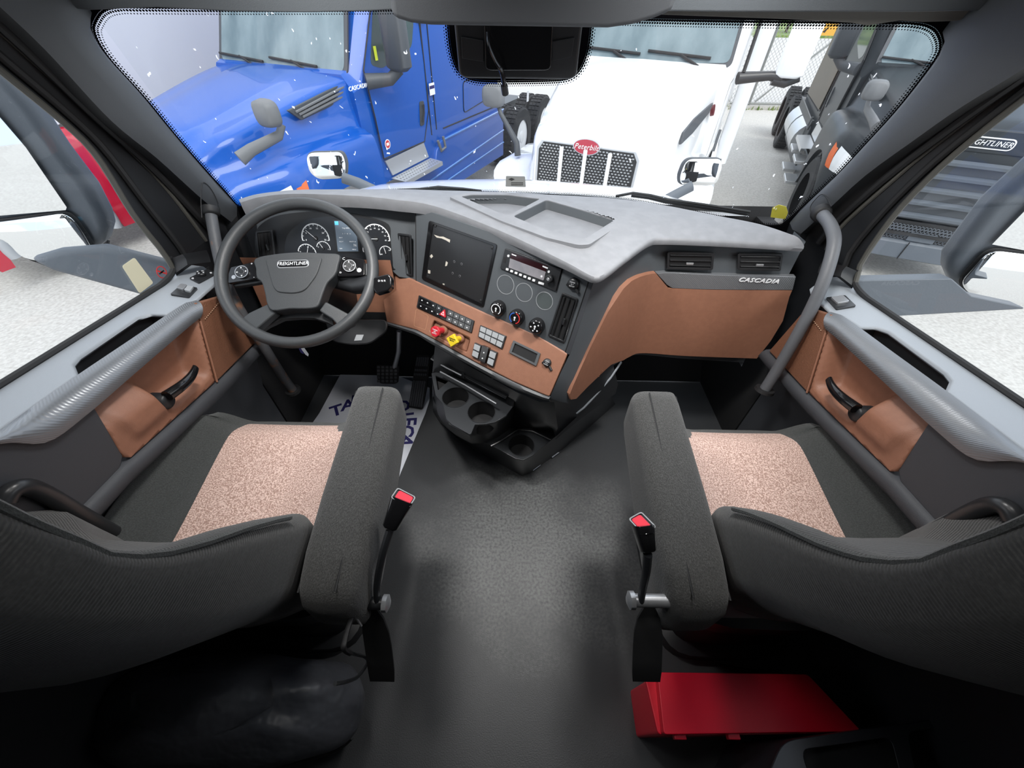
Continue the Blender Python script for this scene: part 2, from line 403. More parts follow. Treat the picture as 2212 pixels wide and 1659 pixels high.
mat('red_plastic', (0.72, 0.006, 0.03), 0.38, bump=0.1, bscale=500)
mat('paper', (0.62, 0.64, 0.70), 0.7)
mat('navy_print', (0.02, 0.018, 0.12), 0.7)
mat('headliner', (0.09, 0.09, 0.088), 0.9, bump=0.3, bscale=500)
mat('yellow_tag', (0.70, 0.62, 0.08), 0.5)
# ================================================================ the cab: floor, walls, pillars, glass
XW = 1.08
Sfl = Flat((0, 0, 0), (1, 0, 0), (0, 1, 0))
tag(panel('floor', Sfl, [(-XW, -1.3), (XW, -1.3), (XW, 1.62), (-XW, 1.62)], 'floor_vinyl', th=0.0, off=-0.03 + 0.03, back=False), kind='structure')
m = MB(); m.grid([[V((x, 1.44, 0.002)), V((x, 1.60, 0.22)), V((x, 1.62, 0.84))] for x in (-XW, XW)])
tag(m.build('wall_front', 'black_cloth'), kind='structure')
m = MB(); m.abox(-XW - .02, XW + .02, -1.34, -1.3, 0, 2.2); tag(m.build('wall_back', 'headliner'), kind='structure')
m = MB(); m.abox(-XW - .02, XW + .02, -1.3, 0.62, 2.2, 2.24)
m.grid([[V((x, 0.62, 2.2)), V((x, 1.0, 1.62)), V((x, 1.16, 1.50))] for x in (-XW, XW)])
tag(m.build('ceiling', 'headliner'), kind='structure')
for s, nm in ((-1, 'trim_4'), (1, 'trim_5')):
    m = MB(); x0, x1 = sorted((s * 1.0, s * 1.06)); m.abox(x0, x1, 1.06, 1.62, 0, 0.80); tag(m.build(nm, 'black_cloth'), kind='structure')
for s, nm in ((-1, 'wall_left'), (1, 'wall_right')):
    m = MB(); x0, x1 = sorted((s * XW, s * (XW + .04)))
    m.abox(x0, x1, -1.3, -0.12, 0, 2.2); m.abox(x0, x1, -0.12, 0.95, 1.50, 2.2)
    tag(m.build(nm, 'headliner'), kind='structure')

# the windshield: one curved sheet from the far dash edge to the header
FAR = [(517, 433), (560, 421), (640, 412), (720, 410), (800, 409), (870, 409), (950, 411), (1060, 414), (1130, 417), (1180, 420), (1220, 422), (1260, 424), (1310, 427), (1380, 435), (1450, 446), (1540, 464), (1640, 484), (1712, 508)]
far3 = [at(u, v, z=0.95) for u, v in FAR]
def ws_pt(a, b):
    """a -1..1 across, b 0 base .. 1 top"""
    x = a * lerp(0.925, 0.915, b)
    yb = 1.455 - 0.16 * abs(a) ** 2.2; yt = 1.245 - 0.13 * abs(a) ** 2.2
    return V((x, lerp(yb, yt, b), lerp(0.925, 1.46, b)))
class WS:
    def pt(s, a, b, off=0.0):
        p = ws_pt(a, b); n = (ws_pt(a + .01, b) - p).cross(ws_pt(a, b + .01) - p).normalized()
        return p - n * off * (-1)
    def hit(s, u, v):
        a, b = (u - 1112) / 900.0, (440 - v) / 400.0
        for _ in range(25):
            def e(a, b):
                d = ws_pt(a, b) - CAM; k = d.dot(FWD)
                return V((1106 + FPX * d.dot(RGT) / k - u, 829.5 - FPX * d.dot(UPV) / k - v))
            f0 = e(a, b); fa = (e(a + 1e-4, b) - f0) / 1e-4; fb = (e(a, b + 1e-4) - f0) / 1e-4
            det = fa.x * fb.y - fb.x * fa.y
            a -= (f0.x * fb.y - fb.x * f0.y) / det; b -= (fa.x * f0.y - f0.x * fa.y) / det
        return a, b
    def px(s, u, v, off=0.0): return s.pt(*s.hit(u, v), off)
Sws = WS()
win1 = tag(empty('window_1', (0, 1.4, 0.93)), kind='structure')
m = MB(); m.grid([[ws_pt(i / 12 - 1, j / 8 * 1.06 - .03) for i in range(25)] for j in range(9)])
m.build('windshield_glass', glass_mat('windshield_glass', (0.97, 0.985, 0.98), 0.035, 0.9), win1)
frit_mat()
# the black printed border: solid outside, dotted towards the view
WSE = [(990, 3), (800, 6), (500, 6), (300, 4), (245, 4), (212, 14), (194, 40), (192, 60), (205, 92), (236, 135), (304, 209), (371, 290), (439, 368), (480, 412), (512, 446), (545, 442), (620, 428), (760, 420), (900, 416), (1034, 418), (1180, 422), (1334, 432), (1442, 450), (1540, 469), (1610, 483), (1660, 489), (1690, 486), (1709, 473), (1736, 449), (1804, 388), (1871, 317), (1939, 243), (2006, 159), (2036, 115), (2043, 91), (2038, 68), (2022, 50), (1985, 40), (1900, 38), (1600, 36), (1280, 30)]
wse = [V(Sws.hit(*p)).to_2d() for p in WSE]
def strip(name, pts, w_in, w_out, parent, m, off=0.003, closed=False):
    """a printed border along pts: solid width w_out outwards, dotted width w_in inwards"""
    P = [V((*p, 0)).to_2d() for p in pts]; n = len(P); rows = [[], [], []]; uvs = []; s = 0
    asp = V((0.92, 0.55))
    for i in range(n):
        a = P[(i + 1) % n if closed else min(i + 1, n - 1)] - P[i - 1 if closed else max(i - 1, 0)]
        a = V((a.x * asp.x, a.y * asp.y)).normalized(); nn = V((a.y, -a.x))
        if i: d = P[i] - P[i - 1]; s += V((d.x * asp.x, d.y * asp.y)).length
        for k, (d, uy) in enumerate(((-w_out, 0.0), (0.0, 0.0), (w_in, 1.0))):
            q = P[i] + V((nn.x * d / asp.x, nn.y * d / asp.y)); rows[k].append(Sws.pt(q.x, q.y, off))
    m_ = MB()
    ss_ = [0]
    for i in range(1, n): d = P[i] - P[i - 1]; ss_.append(ss_[-1] + V((d.x * asp.x, d.y * asp.y)).length)
    m_.grid(rows)
    uv = [(x, 0.0) for x in ss_] + [(x, 0.0) for x in ss_] + [(x, 1.0) for x in ss_]
    return m_.build(name, m, parent, uv=uv)
strip('frit_border', spline([tuple(p) for p in wse], 4)[::-1], 0.021, 0.05, win1, MATS['frit_print'])
HB = [(972, 10), (974, 60), (980, 110), (992, 145), (1014, 162), (1050, 168), (1120, 168), (1200, 166), (1232, 160), (1252, 140), (1264, 105), (1270, 60), (1272, 20)]
strip('frit_patch', spline([tuple(Sws.hit(*p)) for p in HB], 3), 0.020, 0.035, win1, MATS['frit_print'])

# the camera and rain-sensor housing behind the glass, with its loose cable
hs = empty('sensor_housing', Sws.px(1122, 165, 0.03)); tag(hs, 'black sensor housing on the windshield with a cable hanging below', 'sensor housing')
ho = rnd([Sws.hit(980, -5), Sws.hit(994, 146), Sws.hit(1244, 149), Sws.hit(1262, -5)], 0.03, 5)
panel('housing_shell', Sws, ho, 'satin_black', hs, th=0.045, off=0.006, cut=0.06, bevel=0.008)
ho2 = rnd([Sws.hit(1046, -5), Sws.hit(1050, 122), Sws.hit(1190, 122), Sws.hit(1196, -5)], 0.02, 4)
panel('center_cover', Sws, ho2, 'gloss_black', hs, th=0.010, off=0.051, bevel=0.003)
for px_ in ([(998, 52), (1046, 60), (1046, 106), (1000, 98)], [(1192, 62), (1240, 54), (1234, 95), (1192, 104)]):
    panel('side_cover', Sws, pxs(Sws, px_), 'dash_black', hs, th=0.004, off=0.051, bevel=0.001)
cb = [Sws.px(1055, 30, 0.075), Sws.px(1058, 54, 0.085), Sws.px(1072, 85, 0.09), Sws.px(1086, 110, 0.09), Sws.px(1092, 152, 0.085)]
m = MB(); m.tube([V(p) for p in spline([tuple(p) for p in cb], 5)], [0.004] * 14 + [0.006] * 7, 8); m.build('cable', 'gloss_black', hs)
m = MB(); m.tube([Sws.px(1090, 140, 0.085), Sws.px(1093, 160, 0.085)], 0.009, 8); m.build('connector', 'dash_black', hs)

# header above the windshield
mat('visor_cloth', (0.16, 0.155, 0.14), 0.9, bump=.3, bscale=500)
Shd = Flat((0, 1.10, 1.44), (1, 0, 0), (0, -0.45, 0.9))
hdr = tag(empty('trim_3', (0, 1.1, 1.45)), kind='structure')
def hp(pts): return pxs(Shd, pts)
panel('visor', Shd, hp([(60, -60), (118, 2), (200, 10), (345, 4), (506, 13), (662, 15), (800, 12), (905, 6), (905, -60)]), 'dash_dark', hdr, th=0.02, bevel=0.004)
panel('overhead_console', Shd, hp([(840, -80), (850, 8), (893, 22), (936, 27), (1309, 33), (1363, 25), (1406, 12), (1450, -6), (1470, -80)]), 'pillar_grey', hdr, th=0.05, bevel=0.015)
panel('visor', Shd, hp([(1350, -60), (1360, 24), (1500, 29), (1700, 36), (1837, 44), (1871, 50), (1939, 39), (1990, 42), (2060, 40), (2160, 20), (2212, -60)]), 'visor_cloth', hdr, th=0.01, bevel=0.003)
panel('visor_edge', Shd, hp([(1400, -50), (1400, 6), (1560, 8), (1700, 8), (1960, 8), (2150, 4), (2200, -50)]), 'dash_dark', hdr, th=0.03, bevel=0.006)

# A-pillars with their seals, mirrored
def resamp(pts, n):
    d = [0]
    for a, b in zip(pts, pts[1:]): d.append(d[-1] + math.hypot(b[0] - a[0], b[1] - a[1]))
    out = []
    for i in range(n):
        x = d[-1] * i / (n - 1); j = 0
        while j < len(d) - 2 and x > d[j + 1]: j += 1
        f = (x - d[j]) / (d[j + 1] - d[j]); out.append(tuple(lerp(p, q, f) for p, q in zip(pts[j], pts[j + 1])))
    return out
def poly3(pts, x, n=26, roll=0.0):
    """pixel polyline of the photo's driver side carried to the plane X = x"""
    q = spline(pts, 6)
    return [at(u, v, x=x if not callable(x) else x(i / (len(resamp(q, n)) - 1))) for i, (u, v) in enumerate(resamp(q, n))]
EL = dict(
 e0=[(512, 446), (439, 368), (371, 290), (304, 209), (236, 135), (205, 92), (192, 58), (205, 10), (240, -50)],
 e1=[(500, 480), (435, 429), (338, 341), (236, 257), (101, 111), (0, 15), (-60, -40)],
 e2=[(445, 520), (360, 408), (270, 314), (135, 189), (0, 68), (-120, -45)],
 e3=[(376, 585), (352, 545), (287, 463), (209, 338), (135, 263), (0, 152), (-150, 30)])
ER = dict(
 e0=[(1706, 482), (1736, 449), (1804, 388), (1871, 317), (1939, 243), (2006, 159), (2036, 115), (2043, 88), (2034, 45), (2080, -20), (2200, -130)],
 e1=[(1730, 505), (1797, 445), (1871, 378), (1973, 304), (2074, 233), (2212, 148), (2290, 90), (2480, -60)],
 e2=[(1785, 540), (1817, 490), (1939, 381), (2006, 324), (2212, 165), (2330, 70), (2520, -70)],
 e3=[(1848, 610), (1862, 565), (1929, 469), (2000, 392), (2074, 324), (2212, 214), (2360, 100), (2560, -50)])
def pillar(name, E, sg):
    e0 = poly3(E['e0'], sg * 0.915); e1 = poly3(E['e1'], sg * 0.925); e2 = poly3(E['e2'], sg * 0.985); e3 = poly3(E['e3'], sg * 1.0)
    X = lambda x, y, z: V((-sg * x, y, z))
    e0b = [p + X(-0.02, 0.03, 0.0) for p in e0]
    t = tag(empty(name, (.95 * sg, 1.2, .9)), kind='structure')
    mid = [lerp(a, b, .5) + X(0.014, -0.01, 0) for a, b in zip(e0, e1)]
    MB().grid([e0b, e0, mid, e1]).build('pillar_cover', 'pillar_grey', t, smooth=60)
    e1b = [p + X(-0.03, 0.01, 0) for p in e1]; e12 = [lerp(a, b, .55) + X(-.012, 0, 0) for a, b in zip(e1b, e2)]
    MB().grid([e1, e1b, e12, e2]).build('door_frame', 'rubber', t, smooth=60)
    MB().tube([lerp(a, b, .6) for a, b in zip(e1b, e2)], 0.010, 8).build('door_seal', 'rubber', t)
    MB().tube(e2, 0.006, 8).build('seal_lip', 'seal_grey', t)
    e23 = [lerp(a, b, .5) + X(-.01, 0.0, 0) for a, b in zip(e2, e3)]
    MB().grid([e2, e23, e3]).build('window_channel', 'dash_black', t, smooth=60)
    MB().tube(e3, 0.007, 8).build('window_seal', 'seal_grey', t)
    MB().tube([lerp(a, b, .62) for a, b in zip(e2, e3)], 0.009, 8).build('window_gasket', 'rubber', t)
    # foot of the pillar going down behind the dash end
    ft = [e0b[0], e0[0], mid[0], e1[0], e1b[0], e12[0], e2[0], e23[0], e3[0]]
    MB().grid([ft, [p + X(-.01, 0.0, -.06) for p in ft], [V((sg * .985, p.y, .55)) for p in ft]]).build('pillar_foot', 'dash_black', t, smooth=60)
    # groove of the screw cover beside the grab handle
    gx = ((436, 470), (434, 430), (437, 396), (449, 400), (462, 418), (472, 440)) if sg < 0 else ((1756, 470), (1750, 448), (1766, 426), (1778, 420), (1790, 432), (1796, 446))
    MB().tube([at(u, v, x=sg * .905) for u, v in spline(gx, 4)], .0012, 5).build('cover_groove', 'seam_line', t)
    return t
mat('seal_grey', (0.07, 0.068, 0.06), 0.55)
pillar('trim_1', EL, -1); pillar('trim_2', ER, 1)

# unseen fill lamps added to brighten the cab, on ceiling and overhead console
def fill_lamp(name, label, p, r, en, tilt=0.0):
    dl = empty(name, p); tag(dl, label, 'lamp', group='added cab fill lamps')
    MB().lathe([(r * 1.15, .005), (r * 1.15, .04)], p, (0, 0, 1), 28).build('fill_lamp_base', 'headliner', dl)
    MB().lathe([(r * .97, -.008), (r, .005)], p, (0, 0, 1), 28).build('fill_lamp_lens', mat('fill_lamp_lens', (1, .98, .95), .5, emit=3.0), dl)
    ld = bpy.data.lights.new('fill_light', 'AREA'); ld.shape = 'DISK'; ld.size = r * 2; ld.energy = en; ld.color = (1.0, .985, .96)
    lo = bpy.data.objects.new('fill_light', ld); COL.objects.link(lo); lo.parent = dl; lo.location = (0, 0, -.02)
    if tilt: lo.rotation_euler = (tilt, 0, 0); ld.spread = rad(135)
for sx, w1 in ((-1, 'steering wheel'), (1, 'glove box')):
    fill_lamp('ceiling_fill_lamp', 'added round fill lamp over the seat facing the ' + w1, V((sx * .42, .35, 2.16)), .13, 1.8)
    fill_lamp('console_fill_lamp', 'added fill lamp under the overhead console in front of the ' + w1, V((sx * .38, .80, 1.62)), .09, 5.2, rad(15))
m = MB(); m.abox(-.62, .62, .66, 1.02, 1.665, 1.72); tag(m.build('trim_6', 'pillar_grey', bevel=.02), kind='structure')
# ================================================================ the two doors
A_, B_ = at(307, 644, x=-1.0), at(0, 835, x=-1.0)
C_ = at(395, 659, x=-0.9)
Sled = Flat(A_, A_ - B_, (C_ - A_) * -1)          # top of the door: forward, outwards
if Sled.Nn.z < 0: Sled = Flat(A_, B_ - A_, (C_ - A_) * -1)
Sdo = Flat((-0.875, 0.6, 0.7), (0, -1, 0), (0, 0, 1)) # inner skin of the door, seen from inside
if Sdo.Nn.x < 0: Sdo = Flat((-0.875, 0.6, 0.7), (0, 1, 0), (0, 0, 1))
def door(name, label_side):
    d = tag(empty(name, (-1.0 * G['mx'], 0.5, 0.0)), kind='structure')
    # outer shell below the glass
    MB().grid([[V((-1.03, y, z)) for y in (-0.12, 1.08)] for z in (0.0, 0.84)]).build('door_skin', 'door_dark', d)
    # ledge under the glass with the grip slot cut out of it
    out = pxs(Sled, [(-420, 1094), (0, 834), (307, 643), (352, 616), (374, 594), (392, 568), (440, 574), (470, 598), (466, 612), (424, 648), (395, 658), (360, 679), (324, 678), (297, 686), (172, 771), (159, 786), (169, 811), (0, 930), (-300, 1142)])
    panel('ledge', Sled, out, 'door_grey', d, th=0.012, off=-0.012, bevel=0.006)
    # slot floor and walls
    sl = pxs(Sled, [(364, 676), (320, 674), (293, 682), (166, 767), (152, 786), (165, 818)])
    panel('grip_slot', Sled, sl, 'dash_black', d, th=0.004, off=-0.055)
    m = MB(); top = [Sled.pt(*p, -0.002) for p in sl]; bot = [Sled.pt(*p, -0.055) for p in sl]
    m.grid([top, bot]); m.build('slot_wall', 'dash_black', d)
    # upward sweep of the ledge into the pillar base
    m = MB(); sw0 = [at(u, v, x=-1.0) for u, v in ((374, 594), (372, 575), (366, 560))]; sw1 = [at(u, v, x=-.955) for u, v in ((405, 572), (402, 560), (394, 549))]; sw2 = [at(u, v, x=-.93) for u, v in ((455, 566), (452, 553), (446, 540))]
    m.grid([[V(p) for p in spline([tuple(p) for p in r], 4)] for r in (sw0, sw1, sw2)]).build('pillar_foot', 'dash_black', d, smooth=60)
    m = MB(); m.tube([at(u, v, x=-1.0) for u, v in spline([(-420, 1092), (0, 832), (307, 641), (350, 613), (371, 590), (374, 570), (366, 555)], 5)], 0.008, 8); m.build('window_seal', 'rubber', d)
    # long metallic trim below the ledge
    T = [(-330, 1162), (-150, 1036), (0, 931), (85, 870), (169, 811), (282, 735), (395, 659), (424, 650)]
    Bt = [(-330, 1185), (-150, 1010), (0, 959), (101, 956), (189, 895), (282, 815), (412, 703), (434, 686)]
    tp = [Sled.px(u, v, 0.002) for u, v in resamp(spline(T, 5), 40)]
    bx = [at(u, v, x=-0.868) for u, v in resamp(spline(Bt, 5), 40)]
    rows = [[p + V((-0.01, 0, -0.012)) for p in tp]]
    for k in range(8):
        f = k / 7; rows.append([lerp(a, b, f) + V((0.016, 0, 0.008)) * (4 * f * (1 - f)) ** .8 for a, b in zip(tp, bx)])
    rows.append([p + V((-0.02, 0, 0.004)) for p in bx])
    m = MB().grid(rows); m.f.append(tuple(r * 40 + 39 for r in range(10))); m.build('armrest_trim', 'carbon', d, smooth=50)
    # brown insert: stitched front pad, hollow with the latch handle, padded bulge
    h = Sdo.hit
    fp = pxs(Sdo, [(420, 655), (473, 640), (552, 738), (466, 824), (431, 694)])
    panel('stitched_pad', Sdo, fp, 'brown_leather', d, th=0.014, off=-0.01, bevel=0.004)
    a0, a1 = h(437, 700), h(463, 800)
    for i in range(11):
        p = V(h(*[lerp(x, y, i / 10.5) for x, y in zip((438, 690), (470, 652))]))
        q = V(h(*[lerp(x, y, (i + .55) / 10.5) for x, y in zip((438, 690), (470, 652))]))
        MB().tube([Sdo.pt(*p, .006), Sdo.pt(*q, .006)], 0.0012, 5).build('stitch', 'stitch', d)
    bo = pxs(Sdo, [(429, 690), (464, 825), (283, 988), (272, 988), (262, 978), (206, 880), (203, 866), (300, 786), (398, 702)])
    pb = [h(*q) for q in ((297, 813), (341, 841), (352, 905), (230, 930), (206, 879))]
    fx, fz = zip(*pb)
    zb0, zb1 = h(283, 988), h(464, 825)
    a_b = (h(336, 850)[0]); a_f = h(446, 750)[0]; sg = 1 if a_f > a_b else -1
    s0, s1 = V(h(429, 690)), V(h(464, 825))
    def relief(a, b):
        # height over the lower edge line
        t = (a - zb0[0]) / (zb1[0] - zb0[0]); eb = b - lerp(zb0[1], zb1[1], t)
        sd_ = abs((a - s0.x) * (s1.y - s0.y) - (b - s0.y) * (s1.x - s0.x)) / (s1 - s0).length
        k = ss(-0.016, 0.016, (a - a_b) * sg)
        hol = ss(0.018, 0.05, eb) * ss(0.005, 0.035, sd_)
        bul = 0.012 * ss(.012, .05, eb) * ss(0.0, 0.03, (a - h(206, 880)[0]) * sg + .01) - .050 * ss(.078, .165, eb)
        return lerp(bul, -0.055 * hol, k)
    panel('insert_panel', Sdo, bo, 'brown_plastic', d, th=0.012, off=-0.012, cut=0.008, cutb=0.008, fn=relief, smooth=180, back=False)
    MB().tube([Sdo.px(430, 694, .004), Sdo.px(466, 825, .004)], 0.003, 6).build('seam', 'brown_plastic', d)
    # latch handle
    hb, hf = Sdo.px(352, 862, 0.012), Sdo.px(413, 801, 0.004)
    ax = (hf - hb).normalized(); ay = V((1, 0, 0)); az = ax.cross(ay).normalized()
    m = MB(); rows = []
    for k in range(9):
        f = k / 8; c = lerp(hb, hf, f) + V((0.018 * math.sin(f * 2.6) + 0.006, 0, 0.012)); ww = lerp(0.013, 0.0075, f); tt = lerp(0.012, 0.008, f)
        rows.append([c + ay * (ww * math.cos(q)) + az * (tt * 1.25 * math.sin(q)) for q in [2 * math.pi * j / 12 for j in range(12)]])
    m.loft(rows); m.build('latch_handle', 'gloss_black', d, smooth=60)
    m = MB(); m.lathe([(0.021, -0.03), (0.021, 0.008), (0.017, 0.012)], Sdo.px(356, 866, 0.0), (1, 0, 0), 18); m.build('handle_pivot', 'dash_black', d, smooth=50)
    # lower door: a soft ridge under the insert, then down to the floor
    ed = [at(u, v, x=-0.874) for u, v in resamp(spline([(560, 735), (466, 829), (375, 912), (283, 993), (262, 1010)], 5), 24)]
    ed = ed + [ed[-1] + V((0, -0.12 * k, 0.012 * k)) for k in range(1, 6)]
    rows = [[p + V((-0.03, 0, 0.004)) for p in ed], ed, [p + V((0.010, 0, -0.010)) for p in ed], [p + V((0.014, 0, -0.03)) for p in ed], [p + V((-0.05, 0, -0.09)) for p in ed], [V((-0.965, p.y, 0.36)) for p in ed], [V((-0.97, p.y, 0.0)) for p in ed]]
    MB().grid(rows).build('lower_panel', 'door_dark', d, smooth=60)
    # panel behind the insert, under the trim
    rp = pxs(Sdo, [(268, 985), (204, 876), (236, 850), (100, 930), (0, 950), (-400, 1120), (-400, 1500), (150, 1180), (262, 1010)])
    panel('rear_panel', Sdo, rp, 'door_dark', d, th=0.01, off=-0.012, bevel=0.004)
    m = MB(); m.grid([[at(u, v, x=-.93) for u, v in ((300, 690), (470, 640), (560, 730))], [at(u, v, x=-.93) for u, v in ((300, 900), (470, 830), (560, 745))]])
    # map pocket rim low on the door
    m = MB(); pk = [at(u, v, x=xx) for u, v, xx in ((10, 1085, -.866), (26, 1060, -.864), (58, 1052, -.862), (100, 1068, -.862), (170, 1108, -.864), (244, 1150, -.874))]
    m.tube([V(p) for p in spline([tuple(p) for p in pk], 5)], 0.015, 12); m.build('pocket_rim', 'satin_black', d, smooth=60)
    # cab-side body panel in front of the door, below the dash
    return d
G['mx'] = 1; door_l = door('door_1', 'driver'); G['mx'] = -1; door_r = door('door_2', 'passenger'); G['mx'] = 1
# side glass
for s, nm in ((1, 'window_2'), (-1, 'window_3')):
    G['mx'] = s
    pts = spline([(-420, 1092), (0, 834), (307, 643), (350, 614), (371, 588), (358, 560), (287, 463), (209, 338), (135, 263), (0, 152), (-150, 30), (-500, -200)], 4)
    m = MB(); m.v = [at(u, v, x=-1.012) for u, v in pts]; m.f = [tuple(range(len(pts)))]
    g = m.build(nm, MATS.get('side_glass') or glass_mat('side_glass', (0.96, 0.98, 0.975), 0.05)); tag(g, kind='structure')
G['mx'] = 1
# switch plates on the ledge (each side has its own)
def lpx(S, pts): return pxs(S, pts)
def plate(name, S, pts, m, parent, th=0.006, off=0.0, r=0.004, bevel=0.0015):
    return panel(name, S, rnd(pxs(S, pts), r, 3), m, parent, th=th, off=off, bevel=bevel)
SL = Sled
p = plate('mirror_switch_plate', SL, [(410, 604), (449, 584), (469, 593), (430, 614)], 'satin_black', door_l)
MB().lathe([(0.012, 0), (0.012, 0.008), (0.010, 0.010)], SL.px(437, 599, .006), SL.Nn, 16).build('mirror_knob', 'dash_black', p)
for a in range(4):
    q = SL.hit(437, 599); MB().lathe([(0.0022, 0), (0.0022, 0.001)], SL.pt(q[0] + .008 * math.cos(a * 1.57), q[1] + .008 * math.sin(a * 1.57), .0165), SL.Nn, 8).build('mark', 'white_print', p)
for u, v in ((418, 606), (440, 591), (457, 594)):
    MB().lathe([(0.003, 0), (0.003, 0.002)], SL.px(u, v, .006), SL.Nn, 8).build('mark', 'white_print', p)
p = plate('window_switch_plate', SL, [(369, 639), (393, 618), (428, 625), (409, 645)], 'satin_black', door_l)
plate('window_switch', SL, [(384, 629), (393, 620), (407, 623), (399, 633)], 'silver', p, off=.006)
plate('window_switch', SL, [(400, 634), (408, 624), (421, 626), (413, 637)], 'grey_key', p, off=.006)
_R = lambda q: V((-q.x, q.y, q.z))
SR = Flat(_R(SL.o), V((-SL.U.x, SL.U.y, SL.U.z)), V((-SL.W.x, SL.W.y, SL.W.z)))
if SR.Nn.z < 0: SR = Flat(SR.o, SR.U * -1, SR.W)
p = plate('window_switch_plate', SR, [(1783, 646), (1824, 641), (1848, 664), (1806, 671)], 'satin_black', door_r)
plate('window_switch', SR, [(1792, 649), (1818, 645), (1832, 658), (1806, 662)], 'silver', p, off=.006)
# ================================================================ the dashboard
dash = empty('dashboard', (0.1, 1.25, 0.45)); tag(dash, 'wraparound grey and brown truck dashboard below the windshield', 'dashboard')
NEAR = [(519, 438, .970), (560, 426, .980), (623, 419, .985), (700, 420, .990), (784, 424, .990), (850, 431, .985), (938, 445, .975), (1077, 497, .955), (1216, 563, .935), (1262, 588, .925), (1287, 598, .920), (1311, 588, .922), (1352, 556, .926), (1403, 520, .930), (1436, 515, .930), (1537, 519, .930), (1640, 525, .930), (1737, 532, .930)]
near3 = [at(u, v, z=z) for u, v, z in NEAR]
nr = [V(p) for p in spline([tuple(p) for p in near3], 12)]; fr = [V(p) for p in spline([tuple(p) for p in far3], 12)]
ROWS = 40
def dtop(i, f):
    a, b = nr[i], fr[i]; p = lerp(a, b, f); p.z += 0.006 * math.sin(math.pi * f) ** 0.7 * (1 if f < 1 else 0); return p
rows = [[dtop(i, j / ROWS) for i in range(len(nr))] for j in range(ROWS + 1)]
rows.append([p + V((0, 0.10, -0.05)) for p in fr])
# rolled front lip
LIPZ = [interp([(-1, .040), (-.45, .036), (-.25, .034), (.1, .024), (.22, .018), (.4, .02), (.9, .016)], p.x) for p in nr]
def inw(i):
    t = (nr[min(i + 6, len(nr) - 1)] - nr[max(i - 6, 0)]); t.z = 0; t.normalize(); return V((-t.y, t.x, 0))
lip1 = [p + inw(i) * -0.004 + V((0, 0, -LIPZ[i] * .35)) for i, p in enumerate(nr)]
lip2 = [p + inw(i) * -0.001 + V((0, 0, -LIPZ[i])) for i, p in enumerate(nr)]
lip3 = [p + inw(i) * 0.03 + V((0, 0, -LIPZ[i] - .004)) for i, p in enumerate(nr)]
dtm = MB().grid([lip3, lip2, lip1] + rows)
# tray sunk in the top: a raised rim around two hollows
S_top = Flat((0.1, 1.15, 0.948), (1, 0, 0), (0, 1, 0))
_i = 8 * 12
S_top = Flat(dtop(_i, .5), dtop(_i + 24, .45) - dtop(_i - 12, .45), dtop(_i, .85) - dtop(_i, .15))
tr_out = rnd(pxs(S_top, [(969, 429), (1010, 421), (1090, 419), (1180, 428), (1265, 453), (1344, 481), (1340, 489), (1272, 533), (1248, 534), (1180, 518), (1080, 481)]), 0.012, 4)
h1 = rnd(pxs(S_top, [(996, 429), (1020, 425), (1095, 425), (1166, 434), (1100, 469), (1080, 465)]), 0.008, 4)
h2 = rnd(pxs(S_top, [(1180, 436), (1260, 459), (1326, 480), (1310, 490), (1262, 521), (1240, 519), (1176, 500), (1108, 472)]), 0.012, 4)
def inside(p, poly):
    c = False; j = len(poly) - 1
    for i in range(len(poly)):
        if (poly[i][1] > p[1]) != (poly[j][1] > p[1]) and p[0] < (poly[j][0] - poly[i][0]) * (p[1] - poly[i][1]) / (poly[j][1] - poly[i][1]) + poly[i][0]: c = not c
        j = i
    return c
_cx = sum(p[0] for p in tr_out) / len(tr_out); _cy = sum(p[1] for p in tr_out) / len(tr_out); tr_in = [(lerp(_cx, a, .91), lerp(_cy, b_, .91)) for a, b_ in tr_out]
_in = [inside(S_top.loc(p), tr_in) and p.z > .9 for p in dtm.v]
dtm.f = [f for f in dtm.f if not all(_in[i] for i in f)]
dtm.build('dash_top', 'dash_top', dash, smooth=50)
tray = panel('storage_tray', S_top, tr_out, 'dash_top', dash, th=0.012, off=-0.005, holes=[h1, h2], bevel=0.003)
for h_ in (h1, h2):
    cx = sum(p[0] for p in h_) / len(h_); cy = sum(p[1] for p in h_) / len(h_)
    m = MB(); m.grid([[S_top.pt(a, b, .004) for a, b in h_ + h_[:1]], [S_top.pt(lerp(a, cx, .04), lerp(b, cy, .04), -.022) for a, b in h_ + h_[:1]]])
    m.build('tray_wall', 'dash_dark', tray)
    panel('tray_floor', S_top, [(lerp(a, cx, .03), lerp(b, cy, .03)) for a, b in h_], 'dash_top', tray, th=.002, off=-.024)

# ---- centre stack, turned to the driver
q0, q1 = at(900, 458, z=.953), at(1283, 603, z=.893)
U_ = V((q1.x - q0.x, q1.y - q0.y, 0)).normalized(); nh = V((U_.y, -U_.x, 0)); tl = rad(16)
SB = Flat(q1, U_, V((0, 0, 1)) * math.cos(tl) - nh * math.sin(tl))
b = SB.hit
panel('center_stack', SB, pxs(SB, [(897, 446), (994, 478), (1077, 507), (1188, 548), (1243, 572), (1284, 600), (1229, 766), (1160, 728), (1049, 682), (897, 612)]), 'dash_dark', dash, th=0.02, off=-0.02, bevel=0.002)
MB().tube([SB.px(898, 458, 0), SB.px(899, 608, 0)], 0.0016, 6).build('seam', 'seam_line', dash)
panel('edge_strip', SB, pxs(SB, [(1276, 600), (1285, 603), (1231, 766), (1222, 762)]), 'door_dark', dash, th=0.004, off=-0.002)
MB().tube([SB.px(1274, 600, .001), SB.px(1221, 761, .001)], 0.0014, 6).build('seam', 'seam_line', dash)
